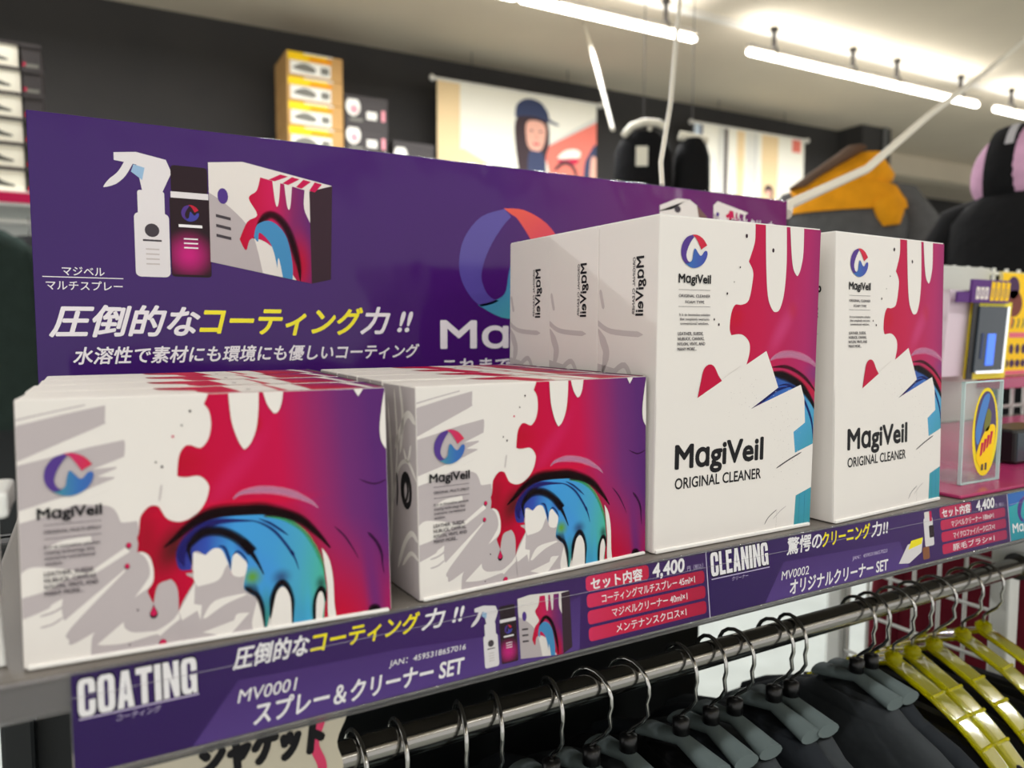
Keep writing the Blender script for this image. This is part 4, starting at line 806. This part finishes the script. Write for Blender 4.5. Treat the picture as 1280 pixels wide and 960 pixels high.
def garment(t, m, half=.215, thick=.018, drop=.62, z0=-.07, neck=.05, seed=0):
    """a jacket body hanging in the local y-z plane under a hanger"""
    prof = [(.004, neck-.012, .55), (0, neck, .8), (-.008, neck+.02, .95), (-.026, neck+.07, 1), (-.050, half-.055, 1.05), (-.075, half-.018, 1.05), (-.12, half, 1.05), (-.25, half+.004, 1.1), (-.45, half, 1.1), (-drop, half, 1.15)]
    b = MB(); b.loft([wrinkle(ring(0, 0, z0+z, thick*th, hw, 32, 2.6), seed, .0022) for z, hw, th in prof], m); b.build('jacket_body', t, (0, 0, 0))
    for s in (-1, 1):
        b = MB(); q = [(0, s*(half-.05), z0-.075), (.001, s*(half-.004), z0-.11), (.002, s*(half+.012), z0-.3), (.002, s*(half+.014), z0-drop*.9)]
        b.tube(q, [thick*.8, thick*1.12, thick*1.1, thick], m, 14); b.build('sleeve', t, (0, 0, 0))
    b = MB(); rings = [ring(0, 0, z0-.02, thick*1.0, neck+.045, 24), ring(0, 0, z0-.001, thick*1.02, neck+.018, 24), ring(0, 0, z0+.001, thick*.9, neck+.012, 24), ring(0, 0, z0-.01, thick*.8, neck+.008, 24)]
    b.loft([wrinkle(r, seed+2, .001) for r in rings], m, False); b.build('collar', t, (0, 0, 0))
def hook_pts(R=.0235):
    pts = [(0, 0, -.066), (0, 0, -.055), (0, -.005, -.049), (0, -.016, -.039), (0, -.0225, -.029)]
    for k in range(11):
        a = math.radians(-28+k*21); pts.append((0, -(R+.001)*math.cos(a)+.001, .0158-R+R*math.sin(a)))
    return pts
HGREY = mat('grey felt hanger', (92, 104, 104), .75); HYEL = mat('clear yellow plastic', (228, 222, 0), .12, trans=.78, ior=1.25, spec=.4); SIZER = mat('black size ring', (16, 16, 17), .3)
def hook(t, tilt=0):
    b = MB(); b.tube(hook_pts(), .0020, CHROME, 8); b.build('hook', t, (0, 0, 0), (0, 0, tilt))
def felt_hanger(t, m=HGREY):
    b = MB(); rings = []
    for k in range(-10, 11):
        y = k*.0050; z = -.0775-.22*abs(y); w = .008+.009*min(1, abs(y)/.06); h = .007
        rings.append([(w*math.cos(a), y, z+h*math.sin(a)) for a in [2*math.pi*i/12 for i in range(12)]])
    b.loft(rings, m); b.build('hanger_arm', t, (0, 0, 0))
    b = MB(); b.lathe([(.0035, -.073), (.0085, -.072), (.0085, -.058), (.004, -.056)], SIZER, 14); b.build('size_ring', t, (0, 0, 0))
def yellow_hanger(t):
    b = MB(); rings = []
    for k in range(-14, 15):
        y = k*.0135; a_ = abs(y); z = -.074-.42*a_-3.4*max(0, a_-.04)**2; w = .0148; h = .0034
        rings.append([(w*math.copysign(abs(math.cos(a))**.6, math.cos(a)), y, z+h*math.copysign(abs(math.sin(a))**.6, math.sin(a))) for a in [2*math.pi*i/16 for i in range(16)]])
    b.loft(rings, HYEL)
    for s in (-1, 1):
        for k in (4, 6, 8, 10):
            y = s*k*.0135; a_ = abs(y); z = -.074-.42*a_-3.4*max(0, a_-.04)**2; b.tube([(-.013, y, z+.0034), (.013, y, z+.0034)], .0022, HYEL, 6)
    b.build('hanger_arm', t, (0, 0, 0))
    b = MB(); b.tube([(0, -.15, -.178), (0, -.09, -.186), (0, 0, -.19), (0, .09, -.186), (0, .15, -.178)], .004, HYEL, 8); b.build('lower_bar', t, (0, 0, 0))
    b = MB(); b.lathe([(.004, -.080), (.010, -.078), (.010, -.066), (.005, -.062)], HYEL, 14); b.build('neck', t, (0, 0, 0))
bar_y, bar_z = .08, -.145
xs = [(.204, 'grey', NAVYC), (.238, 'grey', BLKC), (.292, 'grey', NAVYC), (.325, 'grey', SLTC), (.381, 'grey', NAVYC), (.424, 'grey', NAVYC), (.467, 'grey', SLTC), (.531, 'grey', BLKC), (.571, 'grey', NAVYC), (.606, 'grey', SLTC), (.663, 'grey', NAVYC), (.688, 'grey', SLTC), (.800, 'grey', SLTC), (.826, 'grey', NAVYC)]
ordn = ['first', 'second', 'third', 'fourth', 'fifth', 'sixth', 'seventh', 'eighth', 'ninth', 'tenth', 'eleventh', 'twelfth', 'thirteenth', 'fourteenth']
for i, (x, k, m) in enumerate(xs):
    nm = {NAVYC.name: 'navy', BLKC.name: 'black', SLTC.name: 'slate grey'}[m.name]
    t = thing('clothes_hanger', f'grey hanger with metal hook holding a {nm} jacket, {ordn[i]} along the chrome bar', 'hanger', (x, bar_y, bar_z+.0005), (random.uniform(-.02, .02), 0, random.uniform(-.05, .07)), 'grey hangers on the chrome bar')
    hook(t, random.uniform(-.25, .25)); felt_hanger(t)
    g = thing('hanging_jacket', f'dark {nm} jacket, {ordn[i]} along the chrome bar', 'jacket', (x, bar_y, bar_z), (0, 0, t.rotation_euler[2]), 'dark jackets on the chrome bar')
    garment(g, m, half=.20+.012*(i % 3), z0=-.0955-.002*(i % 2), neck=.034, seed=i*1.7)
for i, x in enumerate((.868, .905, .950, 1.012, 1.060)):
    t = thing('clothes_hanger', f'clear yellow plastic hanger, {ordn[i]} of the yellow ones on the chrome bar', 'hanger', (x, bar_y, bar_z+.0005), (0, 0, random.uniform(-.06, .10)), 'clear yellow hangers')
    hook(t, random.uniform(-.2, .2)); yellow_hanger(t)
    g = thing('hanging_jacket', f'black garment on the {ordn[i]} clear yellow hanger', 'jacket', (x, bar_y, bar_z), (0, 0, t.rotation_euler[2]), 'black garments on yellow hangers')
    garment(g, BLKC, half=.215, z0=-.135, thick=.012, neck=.09, seed=i)
# red clothes on the far side of the rack
for i, x in enumerate((1.32, 1.42, 1.52)):
    g = thing('hanging_jacket', f'dark red jacket beyond the rack post, {ordn[i]} of the red ones', 'jacket', (x, .20, -.02), (0, 0, .2), 'red jackets beyond the rack post')
    garment(g, REDC, half=.16, z0=-.05, thick=.03, seed=i); hk = MB(); hk.tube([(p[0], p[1], p[2]+.0) for p in hook_pts()], .002, CHROME, 6); hk.build('hook', g, (0, 0, 0))
for i, x in enumerate((3.12, 3.32, 3.52, 3.72, 3.92, 4.12)):
    g = thing('hanging_jacket', ('dark green', 'black', 'black', 'dark green', 'black', 'dark green')[i]+f' jacket behind the white wire panel, {ordn[i]} of the row', 'jacket', (x, 1.42, .145), (0, 0, .1), 'jackets behind the white wire panel')
    garment(g, (DGRN, BLKC, BLKC, DGRN, BLKC, DGRN)[i], half=.26, z0=-.05, thick=.055, seed=i); hk = MB(); hk.tube([(p[0], p[1], p[2]) for p in hook_pts()], .002, CHROME, 6); hk.build('hook', g, (0, 0, 0))
cr = thing('clothes_rail', 'clothes rail carrying the jackets behind the white wire panel', 'clothes rail', (3.02, 1.42, -SH)); b = MB(); b.tube([(0, 0, SH+.145), (1.5, 0, SH+.145)], .0125, CHROME, 12); b.build('rail', cr, (0, 0, 0))
for x in (0, 1.5):
    b = MB(); b.tube([(x, 0, SH+.146), (x, 0, 0)], .0125, CHROME, 12); b.build('post', cr, (0, 0, 0))
b = MB(); b.tube([(1.19, .20, -.0375), (1.75, .20, -.0375)], .0125, CHROME, 16); o = b.build('far_hanging_bar', rack, (0, 0, SH))

# dressed forms
def dressed(name, label, loc, rz, mats, kind, wf=1):
    t = thing(name, label, 'mannequin', loc, (0, 0, rz)); mb, my, ms = mats
    b = MB(); b.loft([wrinkle(ring(0, 0, z, rx*wf, ry, 32), 1, .004) for z, rx, ry in ((-.62, .23, .15), (-.4, .22, .145), (-.2, .225, .15), (-.10, .23, .15), (-.03, .215, .135), (.02, .17, .11), (.05, .11, .09))], mb); b.build('jacket_body', t, (0, 0, 0))
    for s in (-1, 1):
        b = MB(); b.tube([(s*wf*.10, 0, .015), (s*wf*.19, -.003, -.028), (s*wf*.245, -.008, -.11), (s*wf*.275, -.02, -.30), (s*wf*.28, -.05, -.50)], [.045, .070, .072, .066, .055], ms, 18); b.build('sleeve', t, (0, 0, 0))
    if kind == 'yellow':
        b = MB(); b.loft([ring(0, -.004, z, rx, ry, 32) for z, rx, ry in ((-.066, .226, .150), (-.05, .224, .148), (-.03, .218, .142), (.025, .176, .118), (.055, .115, .095))], my); b.build('yoke', t, (0, 0, 0))
        b = MB(); b.loft([wrinkle(ring(.026*k-.055, .02, -.01+.043*k, r, .72*r, 28), k, .006) for k, r in enumerate((.165, .18, .165, .12, .06))], my); b.build('hood', t, (0, 0, 0))
        b = MB(); b.loft([ring(-.17+.05*k, -.06, .035+.034*k, .035, .06, 14) for k in range(5)], GRYL); b.build('hood_lining', t, (0, 0, 0))
        b = MB(); b.tube([(.13, -.11, -.04), (.15, -.12, -.09), (.155, -.12, -.13)], [.05, .05, .03], my, 12); b.build('sleeve_flap', t, (0, 0, 0))
    else:
        hf = lambda x, y, z: (x*(1.10-.9*(z-.08)), y, z)
        b = MB(); b.ball((0, .02, .115), (.125, .13, .135), my, 28, 16, hf); b.build('hood', t, (0, 0, 0))
        b = MB(); rr_ = []
        for k in range(14):
            a = math.radians(-62+k*12); rr_.append([hf(.046*q-.018, .02-.135*math.cos(a)*math.sqrt(1-.25*q*q), .115+.141*math.sin(a)*math.sqrt(1-.12*q*q)) for q in (-1, -.6, -.2, .2, .6, 1)])
        b.loft(rr_, mb, False, False); b.build('hood_panel', t, (0, 0, 0))
        b = MB(); b.loft([[(q*.011-.004, .02-.139*math.cos(a), .115+.145*math.sin(a)) for q in (-1, 1)] for a in [math.radians(26+k*9) for k in range(5)]], ink('zip print', (170, 168, 172)), False, False); b.build('zip_tab', t, (0, 0, 0))
        b = MB(); e = [(.10+.024*math.cos(a), -.159, -.05+.024*math.sin(a)) for a in [2*math.pi*i/16 for i in range(17)]]; b.tube(e, .003, ink('emblem print', (150, 150, 152)), 5); b.tube([(.087, -.159, -.06), (.10, -.159, -.035), (.113, -.159, -.06)], .003, b.mats[0], 5); b.build('emblem', t, (0, 0, 0))
    b = MB(); b.tube([(0, 0, -.6), (0, 0, -SH-loc[2]+.02)], .018, CHROME, 10); b.build('stand_pole', t, (0, 0, 0))
    b = MB(); b.lathe([(.16, 0), (.16, .008), (.02, .016), (.019, .03)], CHROME, 24, (0, 0, -SH-loc[2])); b.build('stand_base', t, (0, 0, 0))
dressed('dressed_mannequin', 'mannequin in an amber hooded jacket with grey sleeves and grey chest', (2.60, 1.475, .682), -.95, (GRYC, YELC, GRYC), 'yellow')
dressed('dressed_mannequin', 'mannequin in a black jacket with pink hood', (2.415, .755, .52), -1.38, (BLKC, PNKC, BLKC), 'black', .80)

# black jackets hung high before the far wall, white hangers over them
for i, (x, y, z, w, lab) in enumerate(((2.385, 2.44, 1.10, .135, 'black jacket with white hanger and white tag hung high between the posters'), (2.60, 2.34, 1.075, .085, 'black jacket on a short white hanger beside the poster of slim figures'))):
    t = thing('hung_jacket', lab, 'jacket', (x, y, z), (0, 0, -.55))
    b = MB(); b.loft([ring(0, 0, q, rx, .08, 24) for q, rx in ((.0, w*.5), (-.03, w*.8), (-.08, w), (-.2, w*1.04), (-.55, w*1.05))], BLKC); b.build('jacket_body', t, (0, 0, 0))
    b = MB()
    pts = [(-w*.72, -.03, -.015), (-w*.45, -.035, .03), (0, -.04, .048), (w*.45, -.035, .045), (w*.72, -.03, .028)] if i == 0 else [(-w*.8, -.03, .02), (0, -.035, .005), (w*.8, -.03, -.005)]
    b.tube(pts, .018 if i == 0 else .022, WHT, 10); b.build('white_hanger', t, (0, 0, 0))
    b = MB(); b.tube([(0, -.02, .04), (0, 0, .12), (0, 0, CEIL-z-.001)], .002, CLIPM, 5); b.build('hanging_wire', t, (0, 0, 0))
    if i == 0:
        b = MB(); b.box(-.045, .010, -.092, -.088, -.165, -.075, WHT); b.build('tag', t, (0, 0, 0)); b = MB(); b.box(.012, .03, -.06, -.056, -.02, .02, WHT); b.build('neck_label', t, (0, 0, 0))
# jackets on the shoe rack's rail by the picture edge
for i, (x, y, rz) in enumerate(((-.30, 2.985, 1.50), (-.16, 3.20, .12), (-.02, 3.20, .10))):
    g = thing('hanging_jacket', ('dark green jacket with red trim hung facing out under the white shoe rack', 'black jacket under the white shoe rack, behind the dark green one', 'dark green jacket under the white shoe rack, behind the banner edge')[i], 'jacket', (x, y, .60), (0, 0, rz), 'jackets under the white shoe rack')
    garment(g, (DGRN, BLKC, DGRN)[i], half=.20, z0=-.06, thick=.05, seed=i, drop=.75, neck=.06)
    b = MB(); b.tube([(p[0], p[1], p[2]+(-.003 if i == 0 else .006)) for p in hook_pts()], .002, CHROME, 6); b.build('hook', g, (0, 0, 0))
    if i == 0: b = MB(); b.tube([(-.054, .10, -.20), (-.056, .055, -.30), (-.055, .03, -.40)], .010, MRED, 8); b.build('red_trim', g, (0, 0, 0))

# ------------------------------------------------------------------ things at the right end of the shelf
MAG = ink('magenta board', (176, 40, 104), [('lin', (0, 0), (400, 120), [(0, (170, 50, 100)), (1, (196, 40, 110))])], .22, .5)
b = MB(); b.rbox(.835, 1.74, -.010, .36, .0, .004, MAG, .0015); tag(b.build('base_board', None, (0, 0, 0)), 'glossy magenta board lying on the shelf beside the tall cartons', 'board')
t = thing('screen_display', 'white display stand with a small dark screen showing a blue bottle, yellow edge', 'display stand', (1.322, .30, .097), (0, 0, -.02))
LILW = mat('pale lilac panel', (218, 206, 216), .45); HDR = ink('header violet', (92, 52, 124)); YF = mat('yellow frame', (236, 222, 40), .45); SCRN = mat('dark screen', (36, 44, 50), .15, emit=.35, ecol=(52, 62, 70)); SBL = mat('screen blue', (60, 110, 230), .3, emit=.8, ecol=(70, 120, 235)); SGL = mat('screen glow line', (230, 235, 240), .3, emit=.9)
lean = lambda x, y, z: (x+.10*(z-.08), y, z)
b = MB(); b.box(.0, .165, .004, .06, .0, .150, LILW, lean); b.build('stand_body', t, (0, 0, 0))
b = MB(); b.box(.04, .12, .06, .0835, .05, .12, STEELW); b.build('mount_plate', t, (0, 0, 0))
b = MB(); b.box(.062, .172, -.006, .004, -.006, .130, YF, lean); b.box(.052, .070, -.0078, -.006, -.006, .128, BLACKP, lean); b.build('screen_frame', t, (0, 0, 0))
b = MB(); b.box(.068, .152, -.0105, -.006, .006, .122, SCRN, lean); b.build('screen', t, (0, 0, 0))
b = MB(); b.rbox(.098, .122, -.0118, -.0106, .018, .074, SBL, .0005, lean); b.rbox(.080, .088, -.0118, -.0106, .03, .075, ink('screen bottle dim', (70, 84, 120)), .0005, lean); b.box(.074, .156, -.0118, -.0106, .0045, .0085, SGL, lean); b.box(.152, .156, -.0118, -.0106, .0085, .122, SGL, lean); b.build('screen_picture', t, (0, 0, 0))
b = MB(); b.box(.036, .150, -.012, -.007, .128, .168, HDR, lean)
HP = Print(b, lambda u, w, l: lean(u, -.0122-l, w), None, .0002)
for k in range(3): HP.rect_(48+k*13, 58+k*13, 134, 155, LW, 1); HP.rect_(51+k*13, 54+k*13, 139, 150, HDR, 2)
for k in range(4): HP.poly([(90+k*15, 132), (102+k*15, 132), (104+k*15, 164), (92+k*15, 166)], YL, 1, False); HP.rect_(95+k*15, 97+k*15, 138, 154, HDR, 2)
b.build('header_panel', t, (0, 0, 0))
b = MB(); b.box(.0, .034, -.010, -.006, .128, .146, HDR, lean); b.build('side_header', t, (0, 0, 0))
b = MB(); b.rbox(1.30, 1.56, .364, .369, .0045, .296, mat('pale back card', (196, 198, 190), .5), .001); tag(b.build('backing_card', None, (0, 0, 0)), 'pale grey backing card standing behind the small screen', 'card')
# clear acrylic holder with an oval sign
ACR = mat('clear acrylic', (210, 240, 240), .04, alpha=.10, spec=.8); ACE = mat('acrylic edge', (214, 240, 238), .1, alpha=.62)
t = thing('sign_holder', 'clear acrylic holder with a yellow oval sticker before the small screen', 'sign holder', (.885, .02, .0045), (0, 0, .0))
b = MB(); b.rbox(0, .078, 0, .003, 0, .116, ACR, .0008); b.rbox(0, .078, .0031, .06, 0, .003, ACR, .0008); b.rbox(0, .003, .0031, .040, .0031, .116, ACR, .0008)
for x in (0, .0765): b.box(x, x+.0015, -.0004, .0034, 0, .1165, ACE)
b.box(0, .078, -.0004, .0034, .1152, .1168, ACE); b.box(0, .078, -.0004, .0034, 0, .0012, ACE)
b.build('clear_holder', t, (0, 0, 0))
b = MB(); OV = Print(b, lambda u, w, l: (u, -.0004-l, w), None, .00015)
OY = ink('oval yellow', (240, 214, 40)); OD = ink('oval dusk', (86, 72, 110)); OB = ink('oval blue', (80, 130, 200))
OV.oval(44, 58, 26, 51, OY, 1, 28); OV.oval(44, 62, 21.5, 43, OD, 2, 28); OV.poly([(24, 60), (36, 96), (50, 100), (40, 70), (30, 44)], OB, 3); OV.poly([(27, 30), (40, 56), (54, 66), (64, 60), (58, 26), (44, 14)], YL, 4); OV.poly([(40, 62), (46, 84), (54, 78), (50, 60)], ink('oval olive', (120, 120, 60)), 4)
for k in range(4): OV.poly([(34+k*6, 30+k*4), (38+k*6, 32+k*4), (41+k*6, 46+k*4), (36+k*6, 46+k*4)], MRED, 5, False)
OV.rect_(38, 42, 14, 21, INKT, 5); OV.rect_(45, 49, 14, 22, INKT, 5)
b.build('oval_sticker', t, (0, 0, 0))
# yellow picture board
b = MB(); b.rbox(0, .24, 0, .006, 0, .20, mat('board edge', (220, 210, 150), .5), .001)
YP = Print(b, lambda u, w, l: (u, -.0004-l, w), (1, 239, 1, 199), .00015); YP.rect_(2, 238, 2, 198, YL, 1)
DB = ink('board brown', (120, 60, 50)); DP = ink('board plum', (70, 40, 80)); PK = ink('board pink band', (226, 110, 130)); OG = ink('board orange', (226, 140, 60)); GN = ink('board green', (80, 100, 80))
YP.oval(40, 170, 22, 22, DP, 2); YP.oval(44, 140, 30, 26, DB, 2); YP.oval(20, 104, 24, 18, OG, 2); YP.rect_(10, 238, 74, 84, PK, 3)
for k in range(10): YP.stroke([(40+k*18, 92), (46+k*18, 104), (44+k*18, 112)], 5, GN, 3); YP.oval(20+k*22, 52, 8, 10, DP, 3); YP.oval(26+k*20, 24, 9, 8, DP, 3)
for k in range(4): YP.oval(100+k*36, 160, 16, 24, (GN, DB, OG, DP)[k], 2)
YP.rect_(2, 238, 2, 10, PK, 3)
o = b.build('picture_board', None, (1.556, .34, .0885)); tag(o, 'yellow picture board with many small goods beside the screen', 'board')
b = MB(); b.rbox(1.53, 1.80, .32, .384, .066, .088, MAG, .002); tag(b.build('board_block', None, (0, 0, 0)), 'magenta block carrying the yellow picture board', 'stand')
b = MB(); b.rbox(0, .10, 0, .05, 0, .045, BLACKP, .004); b.rbox(.004, .096, -.001, .004, .004, .041, SCRN, .0005); tag(b.build('small_case', None, (1.075, .06, .0045)), 'small black case on the magenta board', 'case')

# handwritten sign under the rail
t = thing('brush_sign', 'cream sign with black brush writing and pink edge line hanging under the rail', 'sign', (.02, .012, -.16)); b = MB()
edge = [(0, 0, 1), (0, .101, 1), (.159, .101, 1), (.157, .085), (.150, .068), (.154, .05), (.147, .03), (.150, .012), (.146, 0, 1)]
p = smooth([(a*1000, c*1000)+tuple(d) for a, c, *d in edge]); CRM = ink('sign cream', (206, 198, 178))
f = tessellate_polygon([[Vector((a[0], a[1], 0)) for a in p]]); n = len(p)
b.add([(a[0]/1000, 0, a[1]/1000) for a in p]+[(a[0]/1000, .002, a[1]/1000) for a in p], [tuple(q) for q in f]+[tuple(x+n for x in q[::-1]) for q in f]+[(i, (i+1) % n, (i+1) % n+n, i+n) for i in range(n)], CRM)
SP = Print(b, lambda u, w, l: (u, -l-.0002, w), (0, 158, 0, 100), .0001)
SP.stroke([(146, 101), (139, 84), (135, 70), (140, 52), (132, 30), (134, 0)], 6, ink('sign pink', (222, 70, 110)), 2, .01, .01)
SP.text('ジャケット', 66, 71, 74, 25, INKK, 3, .07, .10, rot=-.06)
b.build('card', t, (0, 0, 0))
for x in (.03, .13):
    b = MB(); b.box(x-.006, x+.006, .0022, .004, .08, .130, CLEAR); b.build('clip', t, (0, 0, 0))
